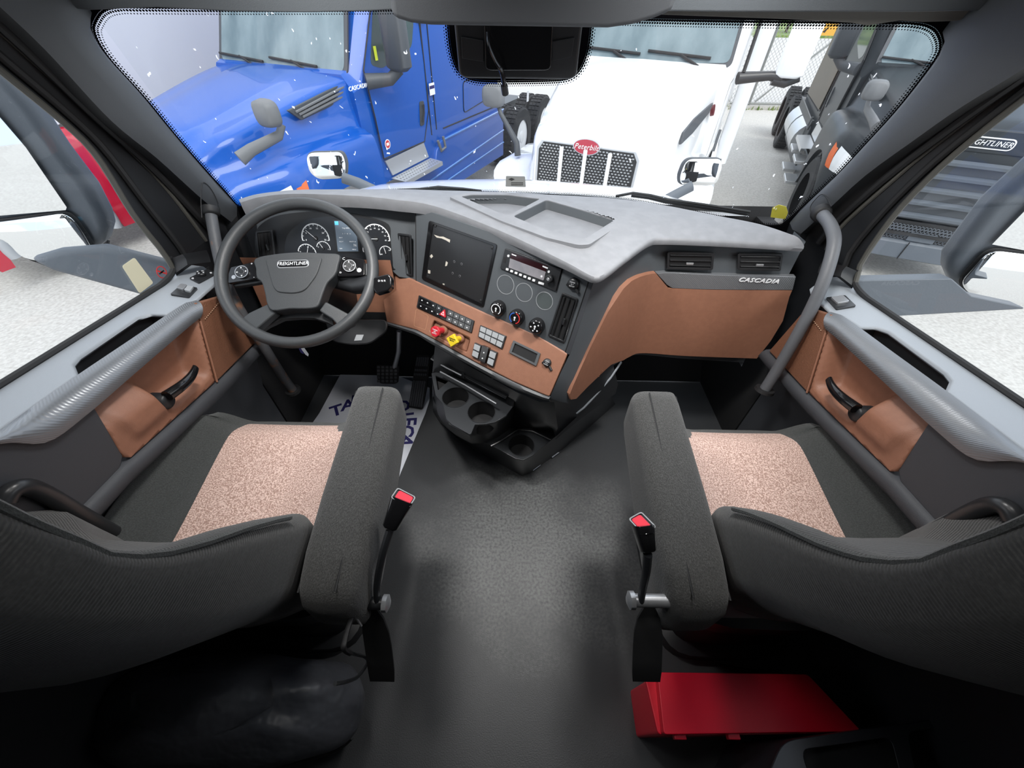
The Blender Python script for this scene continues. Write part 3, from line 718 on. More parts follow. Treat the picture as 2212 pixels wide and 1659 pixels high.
# plate where the tablet sat
ro = rnd(pxs(SB, [(928, 476), (1075, 528), (1045, 664), (912, 602)]), 0.008)
panel('tablet_frame', SB, ro, 'gloss_black', dash, th=0.004, off=0.0, holes=[rnd(pxs(SB, [(937, 484), (1068, 530), (1042, 655), (921, 597)]), 0.006)], bevel=0.0015)
pl = panel('tablet_plate', SB, rnd(pxs(SB, [(937, 483), (1069, 530), (1043, 656), (920, 598)]), 0.004), mat('plate_black', (0.022, 0.023, 0.025), 0.28, bump=0.05, bscale=400), dash, th=0.001, off=0.0)
for u, v in ((941, 488), (1064, 535), (925, 597), (1039, 649)):
    MB().lathe([(0.0042, 0), (0.0042, .002), (0.0026, .0026)], SB.px(u, v, .001), SB.Nn, 12).build('screw', 'satin_black', pl, smooth=30)
for u, v in ((981.6, 565), (997.4, 570), (978, 590), (993.5, 596)):
    MB().lathe([(0.0036, 0), (0.0036, .0006)], SB.px(u, v, .001), SB.Nn, 12).build('hole_rim', 'silver', pl)
    MB().lathe([(0.0028, 0), (0.0028, .0009)], SB.px(u, v, .001), SB.Nn, 12).build('hole', 'rubber', pl)
glue = mat('glue_residue', (0.55, 0.51, 0.44), 0.8)
for pts in ([(938, 507), (950, 511), (958, 511), (966, 515), (973, 518), (972, 524), (964, 519), (955, 515), (944, 513)], [(929, 553), (933, 549), (936, 554), (932, 558)], [(964, 564), (968, 567), (966, 574), (962, 575)], [(925, 583), (930, 584), (930, 591), (925, 590)], [(957, 612), (961, 613), (960, 618), (957, 617)]):
    panel('glue_mark', SB, pxs(SB, pts), glue, pl, th=0.0006, off=0.001)

def vent(name, S, quad, parent, nslat, along=0, tabs=True, depth=0.016, rim='satin_black'):
    """air vent in a quad of pixels; along=0: slats run up the second axis, 1: along the first"""
    c = pxs(S, quad); A, B, C, D = [V((*p, 0)) for p in c]
    def bl(f, g): p = lerp(lerp(A, B, f), lerp(D, C, f), g); return (p.x, p.y)
    e = empty(name, S.pt(*bl(.5, 1.0)), parent)
    panel('vent_frame', S, rnd(c, 0.006), rim, e, th=0.006, off=-0.001, holes=[rnd([bl(.1, .05), bl(.9, .05), bl(.9, .95), bl(.1, .95)] if along == 0 else [bl(.05, .12), bl(.95, .12), bl(.95, .88), bl(.05, .88)], 0.003)], bevel=0.002)
    panel('vent_back', S, [bl(.06, .04), bl(.94, .04), bl(.94, .96), bl(.06, .96)], 'rubber', e, th=0.0008, off=0.0005)
    for k in range(nslat):
        f = (k + .7) / (nslat + .4)
        if along == 0: a0, a1 = bl(f, .06), bl(f, .94)
        else: a0, a1 = bl(.06, f), bl(.94, f)
        a = S.pt(*a0, .0025); bb = S.pt(*a1, .0025); ax = (bb - a).normalized(); nn = (S.Nn if isinstance(S, Flat) else S.frame(a0[0])[2]); w2 = nn.cross(ax)
        tilt = (nn * .8 + w2 * .6).normalized()
        MB().box((a + bb) / 2, (ax, tilt, ax.cross(tilt)), ((bb - a).length, 0.010, 0.0014)).build('slat', 'satin_black', e)
    if tabs:
        ctr = bl(.5 + .12 * (along == 0), .55 + .1 * (along == 1)); nn = (S.Nn if isinstance(S, Flat) else S.frame(ctr[0])[2])
        p = S.pt(*ctr, .006); ax = (S.pt(*bl(.9, .5)) - S.pt(*bl(.1, .5))).normalized()
        MB().box(p, (ax, nn, ax.cross(nn)), (0.006, .006, .02) if along == 0 else (0.022, .006, .006)).build('vent_tab', 'silver' if along else 'satin_black', e, bevel=.001)
    return e
vent('air_vent', SB, [(860, 503), (889, 507), (892, 597), (866, 592)], dash, 3)
vent('air_vent', SB, [(1215, 631), (1250, 645), (1220, 741), (1184, 725)], dash, 3)

# radio
rd = empty('radio', SB.px(1148, 620), dash)
panel('radio_face', SB, rnd(pxs(SB, [(1093, 536), (1215, 581), (1202, 629), (1082, 579)]), 0.002), 'satin_black', rd, th=0.008, off=-.002, bevel=.0015)
scr = mat('radio_screen', (0.20, 0.20, 0.22), 0.08, vcol=(0.26, 0.25, 0.27), vscale=30)
panel('display', SB, rnd(pxs(SB, [(1104, 557), (1181, 586), (1176, 605), (1101, 577)]), .002), scr, rd, th=.0012, off=.006)
panel('display_top', SB, pxs(SB, [(1107, 545), (1185, 574), (1181, 586), (1104, 557)]), mat('radio_dark_red', (0.022, 0.006, 0.008), 0.1), rd, th=.0012, off=.006)
for u, v, r in ((1100.5, 552, .0035), (1187.5, 586, .0035), (1172, 596, .0032)):
    MB().lathe([(r, 0), (r, .002)], SB.px(u, v, .006), SB.Nn, 14).build('round_button', 'white_print', rd)
for k in range(7):
    f = k / 6; u, v = lerp(1098, 1155, f), lerp(581, 604.5, f)
    c = SB.hit(u, v); panel('preset_button', SB, rnd(rect(*c, .0085, .006), .001), 'white_print', rd, th=.002, off=.006)
c = SB.hit(1171, 611); panel('preset_button', SB, rnd(rect(*c, .018, .006), .001), 'white_print', rd, th=.002, off=.006)
MB().lathe([(.0115, 0), (.0115, .014), (.009, .017), (.0055, .017), (.005, .0155)], SB.px(1190, 600, .006), SB.Nn, 20).build('volume_knob', 'dash_black', rd, smooth=40)
MB().lathe([(.005, 0), (.004, .001)], SB.px(1190, 600, .0222), SB.Nn, 16).build('knob_face', 'silver', rd)
panel('usb_port', SB, pxs(SB, [(1091, 554), (1096, 556), (1094, 568), (1089, 566)]), 'rubber', rd, th=.0005, off=.0062)
for q_ in ([(1108, 547), (1118, 551), (1117.5, 553), (1108, 549.5)], [(1174.5, 572.5), (1186, 577), (1185, 580), (1174, 575.5)]): panel('print_mark', SB, pxs(SB, q_), 'white_print', rd, th=.0006, off=.0072)
# round blanks and climate knobs
for u, v in ((1092, 614.8), (1132, 631.7), (1176, 650)):
    c = SB.hit(u, v); r = abs(SB.hit(u + 19, v)[0] - SB.hit(u - 19, v)[0]) / 2
    MB().panel(SB, circ(*c, r, 40), .0012, -.0004, holes=[circ(*c, r - .0014, 40)]).build('blank_ring', 'grey_key', dash, smooth=30)
    panel('round_blank', SB, circ(*c, r - .0016, 32), mat('blank_green', (0.075, 0.088, 0.09), 0.35) if u > 1170 else 'dash_dark', dash, th=.0006, off=-.0002)
for i, (u, v) in enumerate(((1079, 664), (1119, 683), (1162, 702))):
    c = SB.hit(u, v); kb = empty('climate_knob', SB.pt(*c), dash); R = .0245
    MB().lathe([(R, 0), (R, .010), (R * .93, .020), (R * .80, .0235), (R * .72, .024)], SB.pt(*c), SB.Nn, 32).build('knob_body', 'gloss_black', kb, smooth=50)
    if i == 0:
        MB().panel(SB, circ(*c, R * .70, 32, a0=-.9, a1=4.2) + circ(*c, R * .60, 32, a0=-.9, a1=4.2)[::-1], .0006, .024).build('scale_ring', 'white_print', kb)
    if i == 1:
        MB().panel(SB, circ(*c, R * .74, 16, a0=1.75, a1=4.2) + circ(*c, R * .62, 16, a0=1.75, a1=4.2)[::-1], .0006, .024).build('cold_ring', mat('blue_print', (.03, .12, .5), .5), kb)
        MB().panel(SB, circ(*c, R * .74, 16, a0=-1.2, a1=1.4) + circ(*c, R * .62, 16, a0=-1.2, a1=1.4)[::-1], .0006, .024).build('warm_ring', mat('red_print', (.55, .03, .03), .5), kb)
    if i == 2:
        for a in (.7, 2.0, 3.3, 4.4, 5.5): MB().lathe([(.0026, 0), (.0026, .0006)], SB.pt(c[0] + R * .55 * math.cos(a), c[1] + R * .55 * math.sin(a), .0238), SB.Nn, 6).build('mark', 'white_print', kb)
    MB().lathe([(.0035, 0), (.0035, .0008)], SB.pt(c[0], c[1] + .002, .024), SB.Nn, 10).build('mark', 'white_print', kb)
    MB().panel(SB, rect(c[0], c[1] - .005, .004, .006), .0006, .024).build('mark', 'white_print', kb)
def outlet(S, u, v, r, tail):
    e = empty('power_outlet', S.px(u, v), dash)
    MB().lathe([(r, 0), (r, .006), (r * .95, .010), (r * .7, .0125), (r * .2, .0135)], S.px(u, v), S.Nn, 24).build('outlet_cap', 'satin_black', e, smooth=50)
    c = S.hit(u, v)
    MB().tube([S.px(u, v, .004), S.px(*tail, .006)], .0045, 8).build('cap_tab', 'satin_black', e, smooth=50)
    MB().tube([S.pt(c[0] - r * 1.1, c[1] - r * .3, .004), S.pt(c[0] - r * .4, c[1] - r * .6, .004)], .005, 8).build('cap_tab', 'satin_black', e)
    for k, t in enumerate(('POWER', '12 V', 'OUTLET')): text('lettering', t, S, c[0], c[1] + .005 - k * .0055, .0042, 'white_print', e, off=.0137)
outlet(SB, 1239.5, 612, .0165, (1250, 632))

# ---- brown lower panel under the stack
h0, h1_ = SB.px(897, 606), SB.px(1227, 764)
Ub = (h1_ - h0).normalized(); tl = rad(34); nb = V((Ub.y, -Ub.x, 0)).normalized()
SBR = Flat(h0, Ub, (V((0, 0, 1)) * math.cos(tl) - nb * math.sin(tl)))
knob_hole = rnd(pxs(SBR, [(938, 692), (1016, 731), (1008, 760), (930, 716)]), .008)
panel('brown_panel', SBR, pxs(SBR, [(820, 578), (846, 580), (872, 594), (897, 605), (1049, 675), (1160, 722), (1227, 763), (1186, 857), (1170, 851), (1108, 824), (1026, 782), (945, 737), (901, 714), (880, 708), (836, 697), (826, 640)]), 'brown_plastic', dash, th=.024, off=-.02, holes=[knob_hole], bevel=.006)
panel('knob_recess', SBR, knob_hole, 'brown_plastic', dash, th=.004, off=-.014)
mm = MB(); mm.grid([[SBR.pt(*p, .003) for p in knob_hole + knob_hole[:1]], [SBR.pt(*p, -.012) for p in knob_hole + knob_hole[:1]]]); mm.build('recess_wall', 'brown_plastic', dash)
# lid square
sq = rnd(pxs(SBR, [(900, 667), (927, 682), (921, 713), (895, 704)]), .006)
MB().panel(SBR, sq, .0006, .004, holes=[[(lerp(a, sum(p[0] for p in sq) / len(sq), .05), lerp(b_, sum(p[1] for p in sq) / len(sq), .05)) for a, b_ in sq]]).build('fuse_lid', mat('brown_edge', (.42, .22, .13), .5), dash)
def bank(name, quad, cols, rows_, m_of, parent, gap=.1, mid=None, th=.010, mark=True):
    """switch bank in a quad: cols x rows keys"""
    c = pxs(SBR, quad); A, B, C, D = [V((*p, 0)) for p in c]
    def bl(f, g): p = lerp(lerp(A, B, f), lerp(D, C, f), g); return (p.x, p.y)
    e = empty(name, SBR.pt(*bl(.5, 1)), parent)
    panel('bank_frame', SBR, rnd(c, .002), 'satin_black', e, th=th - .003, off=.003, bevel=.0015)
    for i in range(cols):
        for j in range(rows_):
            mm_ = m_of(i, j)
            if mm_ is None: continue
            f0, f1 = .03 + .94 * (i + gap * .5) / cols, .03 + .94 * (i + 1 - gap * .5) / cols
            g0, g1 = (.07, .45) if j == 0 else (.55, .93)
            if rows_ == 1: g0, g1 = .08, .92
            panel('switch', SBR, rnd([bl(f0, g0), bl(f1, g0), bl(f1, g1), bl(f0, g1)], .001), mm_, e, th=.003, off=th, bevel=.0006)
            if mark:
                p = V(bl((f0 + f1) / 2, (g0 + g1) / 2))
                panel('mark', SBR, rect(p.x, p.y, .005, .0035), 'white_print', e, th=.0003, off=th + .003)
    return e, bl
e1, bl1 = bank('switch_bank', [(908, 638), (1027, 693), (1021, 719), (903, 664)], 9, 2, lambda i, j: None if i == 4 else ('gloss_black' if i < 4 else 'dark_key'), dash)
tri = V(bl1(.49, .48)); s_ = .014
panel('hazard_button', SBR, rnd([(tri.x - s_, tri.y - s_ * .75), (tri.x + s_, tri.y - s_ * .75), (tri.x, tri.y + s_ * 1.05)], .003), 'red_knob', e1, th=.006, off=.010, bevel=.001)
k_ = .5; MB().panel(SBR, [(tri.x - s_ * k_, tri.y - s_ * .45), (tri.x + s_ * k_, tri.y - s_ * .45), (tri.x, tri.y + s_ * .5)], .0004, .016, holes=[[(tri.x - s_ * k_ * .6, tri.y - s_ * .3), (tri.x + s_ * k_ * .6, tri.y - s_ * .3), (tri.x, tri.y + s_ * .22)]]).build('mark', 'white_print', e1)
bank('switch_bank', [(1040, 702), (1096, 726), (1087, 754), (1035, 727)], 4, 2, lambda i, j: 'grey_key', dash, mark=False)
for k in range(3):
    f0, f1 = k / 3 + .02, (k + 1) / 3 - .02
    Q = [V((1028, 739)), V((1078.6, 761.6)), V((1069.6, 793)), V((1021.6, 768))]
    def bq(f, g): return tuple(lerp(lerp(Q[0], Q[1], f), lerp(Q[3], Q[2], f), g))
    quad = [bq(f0, 0 if k != 1 else -.08), bq(f1, 0 if k != 1 else -.08), bq(f1, 1), bq(f0, 1)]
    if k == 1:
        e_ = empty('rocker_switch', SBR.px(*bq(.5, 1)), dash)
        panel('rocker_body', SBR, rnd(pxs(SBR, quad), .002), 'gloss_black', e_, th=.018, off=.002, bevel=.003)
        for g in (.35, .75):
            p = SBR.hit(*bq(.5, g)); panel('mark', SBR, rect(*p, .004, .004), 'white_print', e_, th=.0004, off=.02)
    else:
        bank('rocker_switch', quad, 1, 2, lambda i, j: 'grey_key', dash, th=.014, mark=False)
# blank opening
fo = rnd(pxs(SBR, [(1111, 735), (1169, 763), (1160, 790), (1102, 761)]), .002)
fi = pxs(SBR, [(1114.5, 741), (1163, 764), (1156, 784), (1107.5, 760)])
panel('empty_bay_frame', SBR, fo, 'dark_key', dash, th=.008, off=.002, holes=[fi], bevel=.0015)
panel('empty_bay', SBR, fi, 'rubber', dash, th=.001, off=.0042)
outlet(SBR, 1183, 783, .0135, (1192, 800))
# parking-brake valve knobs
def valve(name, u, v, us, vs, m_, pts, label):
    e = empty(name, SBR.px(us, vs, -.01), dash)
    base = SBR.px(us, vs, -.012); n = SBR.Nn
    tip = base + n * .05
    # aim the stem so that the face comes where it is seen
    r = ray(u, v); k = (tip - CAM).dot(r) / r.dot(r); tip = CAM + r * k
    ax = (tip - base).normalized()
    MB().lathe([(.016, 0), (.016, .012), (.013, .016)], base, n, 20).build('collar', 'brown_plastic', e, smooth=50)
    MB().lathe([(.010, 0), (.0105, .03), (.012, .04)], base, ax, 16).build('stem', m_, e, smooth=50)
    S = Flat(tip, U_, V((0, 0, 1)) * math.cos(.5) - nh * math.sin(.5)); S = Flat(tip, ax.cross(V((0, 0, 1))).normalized() * -1, V((0, 0, 1))) if False else Flat(tip, (U_ - ax * U_.dot(ax)).normalized(), ax.cross((U_ - ax * U_.dot(ax)).normalized()))
    panel('knob_face', S, rnd(pts, .003), m_, e, th=.012, off=-.004, bevel=.003)
    for kk, t in enumerate(label): text('lettering', t, S, 0, .006 - kk * .006, .0055, 'white_print' if name == 'trailer_air_valve' else 'dash_black', e, off=.0085)
valve('trailer_air_valve', 942, 716, 957, 713, MATS['red_knob'], circ(0, 0, .0195, 8, a0=.39, a1=2 * math.pi + .39), ('TRAILER', 'AIR', 'SUPPLY'))
valve('parking_brake_valve', 979, 735, 993, 731, MATS['yellow_knob'], circ(0, 0, .0235, 4, a0=0, a1=2 * math.pi), ('PARKING', 'BRAKE'))
# rail under the brown panel
rail_u = [(830, 693), (880, 708), (901, 714), (945, 737), (1026, 782), (1108, 824), (1170, 851), (1188, 858)]
rail_l = [(832, 702), (880, 718), (905, 728), (930, 744), (1018, 793), (1108, 841), (1170, 864), (1186, 866)]
ru = [SBR.px(*p, .004) for p in resamp(spline(rail_u, 4), 30)]; rl = [SBR.px(*p, -.008) for p in resamp(spline(rail_l, 4), 30)]
rows = [[p - SBR.Nn * .02 for p in ru], ru, [lerp(a, c, .35) + SBR.Nn * .008 for a, c in zip(ru, rl)], [lerp(a, c, .75) + SBR.Nn * .006 for a, c in zip(ru, rl)], rl, [p - SBR.Nn * .06 for p in rl]]
MB().grid(rows).build('lower_rail', 'dark_key', dash, smooth=60)

# ---- passenger side: face curved in plan, brown lid, metallic strip
c0 = SB.px(1284, 602); c1 = at(1352, 560, z=.90); c2 = at(1402, 533, z=.905); c3 = at(1450, 524, z=.905); c4 = at(1571, 532, z=.905); c5 = at(1737, 540, z=.905)
plan = spline([(c0.x + .004, c0.y), (c1.x, c1.y), (c2.x, c2.y), (c3.x, c3.y), (c4.x, c4.y), (c5.x, c5.y)], 8)
SP = Curtain(plan, lean=-0.10, z0=.905, side=1)
if (SP.frame(SP.S[-1] * .9)[2]).y > 0: SP = Curtain(plan, lean=-0.10, z0=.905, side=-1)
P = SP.hit
# one dark carrier face from the lip down
m = MB(); zs = [.925, .86, .78, .70, .62, .54, .47]
m.grid([[SP.pt(SP.S[-1] * i / 50, z, -.012) for i in range(51)] for z in zs])
m.build('passenger_face', 'dash_dark', dash, smooth=60)
m = MB(); m.grid([[SP.pt(SP.S[-1], z, -.012), SP.pt(SP.S[-1], z, -.012) + V((0.0, .07, 0))] for z in (.925, .8, .65, .45)]); m.build('dash_end', 'dash_dark', dash)
lid = [(1416, 589), (1443, 621), (1710, 626), (1704, 640), (1690, 692), (1664, 735), (1634, 773), (1345, 777), (1318, 787), (1268, 834), (1243, 860), (1231, 862), (1229, 850), (1236, 832), (1268, 760), (1311, 673), (1345, 622), (1362, 606), (1380, 597)]
panel('brown_lid', SP, pxs(SP, lid), 'brown_plastic', dash, th=.016, off=-.012, cut=.02, cutb=.05, bevel=.004, smooth=50)
panel('metallic_strip', SP, pxs(SP, [(1417, 589), (1718, 596), (1711, 625), (1452, 621), (1440, 614)]), 'carbon', dash, th=.017, off=-.012, cut=.03, bevel=.0015)
q = P(1637, 604); text('badge_lettering', 'CASCADIA', SP, q[0], q[1], .020, mat('badge_white', (.85, .86, .88), .35), dash, off=.007, shear=.25, sx=1.25, ext=.001, bold=.0004)
q = P(1295, 806); text('airbag_mark', 'AIRBAG', SP, q[0], q[1], .008, 'brown_plastic', dash, off=.005, rot=.75)
for quad in ([(1441, 543), (1543, 545), (1539, 582), (1440, 580)], [(1593, 546), (1691, 547), (1685, 584), (1592, 582)]):
    vent('air_vent', SP, quad, dash, 3, along=1)

# ---- driver side: instrument panel under the brow
def dplane(u, v, y, tilt): return Flat(at(u, v, y=y), (1, 0, 0), (0, math.sin(tilt), math.cos(tilt)))
SA = dplane(740, 540, 1.225, rad(22))
panel('instrument_surround', SA, pxs(SA, [(519, 440), (640, 440), (745, 441), (829, 445), (898, 456), (899, 607), (860, 600), (846, 588), (818, 584), (640, 600), (560, 600), (548, 470)]), 'dash_dark', dash, th=.02, off=-.03, bevel=.003)
arch = spline([(560, 610), (552, 560), (548, 520), (556, 490), (590, 468), (640, 459), (690, 457), (745, 459), (800, 470), (838, 486), (842, 520), (847, 575), (840, 584), (700, 600)], 4)
panel('cluster_bezel', SA, pxs(SA, arch), 'dash_black', dash, th=.003, off=-.0095)
clu = empty('instrument_cluster', SA.px(740, 580), dash)
cf = spline([(618, 600), (614, 540), (622, 505), (655, 478), (700, 468), (745, 468), (800, 474), (828, 486), (836, 510), (842, 545), (846, 566), (838, 575), (800, 580)], 4)
panel('cluster_face', SA, pxs(SA, cf), mat('gauge_black', (.014, .016, .02), .35), clu, th=.003, off=-.006)
gw = mat('gauge_white', (.8, .82, .84), .5, emit=.15)
def gauge(u, v, r_px, a0, a1, needle, labels=(), r_in=.93, lab=.0075):
    c = SA.hit(u, v); r = abs(SA.hit(u + r_px, v)[0] - c[0]); e = empty('gauge', SA.pt(*c, -.003), clu)
    MB().panel(SA, circ(*c, r, 40, a0=a0, a1=a1) + circ(*c, r * r_in, 40, a0=a0, a1=a1)[::-1], .0006, -.003).build('scale_arc', gw, e)
    for k in range(11):
        a = lerp(a0, a1, k / 10); 
        MB().panel(SA, [(c[0] + r * q * math.cos(a + w_), c[1] + r * q * math.sin(a + w_)) for q, w_ in ((.94, -.02), (.94, .02), (.84, .02), (.84, -.02))], .0006, -.003).build('tick', gw, e)
    n_ = V((math.cos(needle), math.sin(needle))); t_ = V((-n_.y, n_.x))
    MB().panel(SA, [(c[0] + n_.x * r * q + t_.x * w_, c[1] + n_.y * r * q + t_.y * w_) for q, w_ in ((-.12, -.0008), (.82, -.0005), (.82, .0005), (-.12, .0008))], .001, -.001).build('needle', gw, e)
    MB().lathe([(r * .17, 0), (r * .15, .003)], SA.pt(*c, -.003), SA.Nn, 14).build('needle_hub', 'rubber', e)
    for i, t in enumerate(labels):
        a = lerp(a0, a1, i / (len(labels) - 1)); text('numeral', t, SA, c[0] + r * .70 * math.cos(a), c[1] + r * .70 * math.sin(a), lab, gw, e, off=-.002)
gauge(681, 515, 30, rad(190), rad(-8), rad(138), ('0', '5', '10', '15', '20', '25'))
gauge(663, 548, 20, rad(165), rad(-20), rad(70), ('0', '60', '120'), lab=.005)
gauge(698, 537, 15, rad(165), rad(-10), rad(120), ('E', '', 'F'), lab=.005)
gauge(812, 516, 30, rad(190), rad(-8), rad(182), ('5', '15', '25', '35', '45', '55', '65', '75', '85'), lab=.006)
gauge(796, 540, 13, rad(200), rad(60), rad(120))
gauge(833, 546, 14, rad(200), rad(30), rad(105), ('60', '120'), lab=.005)
panel('display_frame', SA, rnd(pxs(SA, [(717, 473), (772, 473), (779, 546), (727, 546)]), .003), 'satin_black', clu, th=.002, off=-.003, bevel=.001)
ds = panel('trip_display', SA, pxs(SA, [(722, 477), (768, 477), (774, 543), (730, 543)]), mat('display_blue_grey', (.10, .13, .165), .25, emit=.35), clu, th=.0012, off=-.001)
panel('menu_tab', SA, pxs(SA, [(722.5, 478), (730.5, 478), (731.5, 486), (723.5, 486)]), mat('display_cyan', (.10, .45, .75), .4, emit=.6), ds, th=.0004, off=.0004)
for t, u, v, sz in (('Trip MPG', 747, 493, .0058), ('7.8', 762, 493, .0058), ('5   7   10   15', 749, 505, .0048), ('103 F', 736, 513.5, .0052), ('14.2 V', 737, 522, .0052), ('856271 mi', 762, 522, .0048), ('N', 767, 530, .012), ('2:01', 737, 537, .0052), ('1865.0', 765, 539, .0048)):
    text('display_text', t, SA, *SA.hit(u, v), sz, gw, ds, off=.0006)
vent('air_vent', SA, [(553, 500), (590, 496), (598, 560), (560, 568)], dash, 4)
# hood edge: brow face below the lip
# knee panel and column shroud
SK = Curtain([(-0.95, 1.20), (-0.55, 1.18), (-0.38, 1.16)], lean=-.25, z0=.75, side=1)
m = MB(); zs = (.80, .74, .66, .60)
m.grid([[V((x, 1.20 - .10 * (0.8 - z), z)) for x in (-.93, -.7, -.5, -.42)] for z in zs]); m.build('knee_panel', 'brown_plastic', dash)
m = MB(); m.grid([[V((x, 1.18, z)) for x in (-.95, -.4)] for z in (.60, .56)] + [[V((x, 1.5, .50)) for x in (-.95, -.4)]]); m.build('knee_underside', 'dash_black', dash)
# carrier body closing the space behind the panels
m = MB(); m.grid([[SB.px(897, 470, -.02), SB.px(1280, 604, -.02)], [SB.px(897, 612, -.02), SB.px(1227, 768, -.02)], [SBR.px(901, 720, -.03), SBR.px(1184, 862, -.03)]]); m.build('stack_carrier', 'dash_black', dash)

# grey flank between the stack edge and the brown lid
fa = [SB.px(1284, 602, .0), SB.px(1258, 684, .0), SB.px(1230, 766, .0), SBR.px(1209, 810, .0), SBR.px(1187, 859, -.004), SBR.px(1180, 866, -.02)]
fb_ = [SP.px(1345, 600, -.004), SP.px(1311, 673, -.004), SP.px(1268, 760, -.004), SP.px(1242, 820, -.004), SP.px(1231, 856, -.004), SP.px(1229, 872, -.004)]
MB().grid([fa, [lerp(a, b, .5) for a, b in zip(fa, fb_)], fb_]).build('stack_flank', 'dash_dark', dash, smooth=60)
# ================================================================ steering wheel and column
WC = V((-0.632, 1.012, 0.862)); WE, WAZ = rad(54), rad(6)
wn = V((math.sin(WAZ) * math.cos(WE), -math.cos(WAZ) * math.cos(WE), math.sin(WE)))
wu = V((0, 0, 1)).cross(wn).normalized() 
SW = Flat(WC, wu, wn.cross(wu))
# shift so that the rim sits where it is seen
_c = SW.hit(644, 586); SW.o = SW.pt(*_c); WC = SW.o
sw = empty('steering_wheel_assembly', WC - wn * .3); tag(sw, 'dark grey four-spoke steering wheel on its column before the gauges', 'steering wheel', kind='thing')
RM = 0.215
m = MB(); rows = []
for i in range(72):
    a = 2 * math.pi * i / 72; c = SW.pt(RM * math.cos(a), RM * math.sin(a)); rd_ = (SW.U * math.cos(a) + SW.W * math.sin(a))
    rows.append([c + rd_ * (.0165 * math.cos(q)) + wn * (.0185 * math.sin(q)) for q in [2 * math.pi * k / 14 for k in range(14)]])
m.grid(rows, cu=True, cv=True); m.build('rim', 'wheel_rim', sw, smooth=80)
h = SW.hit
hub = spline([(508 + 48, 563), (600, 553), (650, 549), (700, 551), (737, 554), (735, 575), (728, 598), (712, 615), (703, 635), (696, 655), (688, 668), (660, 671), (630, 671), (594, 675), (582, 660), (578, 640), (571, 615), (560, 604), (558, 585)], 3, True)
hb_ = pxs(SW, hub)
panel('hub_pad', SW, hb_, 'wheel_hub', sw, th=.05, off=-.035, bevel=.008, smooth=40)
inner = rnd(pxs(SW, [(580, 566), (702, 562), (690, 600), (664, 634), (640, 639), (606, 636), (597, 625)]), [.01, .01, .02, .02, .02, .02, .015], 5)
panel('hub_center', SW, inner, 'wheel_hub', sw, th=.006, off=.013, bevel=.006)
c = h(640, 576.5); w_ = abs(h(674, 576)[0] - h(606, 576)[0]); hh = abs(h(640, 568)[1] - h(640, 585)[1])
bd = empty('badge', SW.pt(*c, .02), sw)
panel('badge_rim', SW, rnd(rect(*c, w_, hh), hh * .5, 8), 'silver', bd, th=.002, off=.018, bevel=.0008)
panel('badge_field', SW, rnd(rect(*c, w_ * .93, hh * .72), hh * .36, 8), 'gloss_black', bd, th=.0006, off=.0202)
text('badge_lettering', 'FREIGHTLINER', SW, c[0], c[1], hh * .60, 'white_print', bd, off=.0212, shear=.2, sx=.86, bold=0.0)
def spoke(pts, m_, th=.022, off=-.022): return panel('spoke', SW, pxs(SW, pts), m_, sw, th=th, off=off, bevel=.005)
spoke([(560, 563), (566, 606), (500, 616), (488, 600), (490, 580)], 'wheel_hub', .02, -.03)
spoke([(735, 553), (728, 600), (790, 604), (800, 585), (798, 566)], 'wheel_hub', .02, -.03)
spoke([(584, 655), (598, 676), (556, 712), (520, 706), (516, 694), (540, 676)], 'wheel_rim', .03, -.025)
spoke([(704, 652), (690, 672), (718, 690), (738, 712), (764, 700), (764, 684), (748, 676)], 'wheel_rim', .03, -.025)
# lower yoke joining the two lower spokes to the rim
panel('lower_spoke', SW, pxs(SW, [(592, 670), (694, 668), (712, 684), (715, 700), (700, 692), (670, 682), (640, 681), (600, 684), (566, 700), (548, 712), (540, 706)]), 'dash_black', sw, th=.02, off=-.045, bevel=.003)
def pad(quad, c_, right):
    e = empty('button_pad', SW.px(*c_), sw)
    panel('pad_face', SW, rnd(pxs(SW, quad), .004), 'gloss_black', e, th=.012, off=-.008, bevel=.002)
    c = h(*c_); r = .0185
    MB().lathe([(r, 0), (r, .004), (r * .92, .006)], SW.pt(*c, .004), wn, 28).build('dial', 'satin_black', e, smooth=40)
    MB().panel(SW, circ(*c, r, 32), .0006, .0095, holes=[circ(*c, r * .9, 32)]).build('dial_ring', 'silver', e)
    MB().panel(SW, circ(*c, r * .38, 20), .002, .0095).build('ok_button', 'dash_black', e)
    MB().panel(SW, circ(*c, r * .42, 20), .0008, .0098, holes=[circ(*c, r * .36, 20)]).build('dial_ring', 'silver', e)
    for k in range(4):
        a = k * math.pi / 2 + .1; p = (c[0] + r * .66 * math.cos(a), c[1] + r * .66 * math.sin(a)); q = .003
        t_ = V((math.cos(a), math.sin(a))); n_ = V((-t_.y, t_.x))
        MB().panel(SW, [(p[0] + t_.x * q, p[1] + t_.y * q), (p[0] - t_.x * q * .6 + n_.x * q * .8, p[1] - t_.y * q * .6 + n_.y * q * .8), (p[0] - t_.x * q * .6 - n_.x * q * .8, p[1] - t_.y * q * .6 - n_.y * q * .8)], .0005, .010).build('mark', 'white_print', e)
        a += math.pi / 4
        MB().panel(SW, [(c[0] + math.cos(a + d_) * r * q_, c[1] + math.sin(a + d_) * r * q_) for q_, d_ in ((.45, -.03), (.88, -.02), (.88, .02), (.45, .03))], .0004, .0098).build('groove', 'rubber', e)
    return e
e = pad([(500, 578), (553, 566), (558, 603), (494, 613), (495, 592)], (526, 590), False)
MB().panel(SW, circ(*h(507, 600), .006, 14), .001, .004).build('mark', 'silver', e)
for u, v, t in ((546, 572, '+'), (551, 600, '-')): text('mark', t, SW, *h(u, v), .011, 'white_print', e, off=.0055)
e = pad([(741, 554), (788, 562), (788, 596), (730, 598)], (757, 577), True)
MB().panel(SW, circ(*h(777, 585), .0065, 14), .001, .004).build('mark', 'white_print', e)
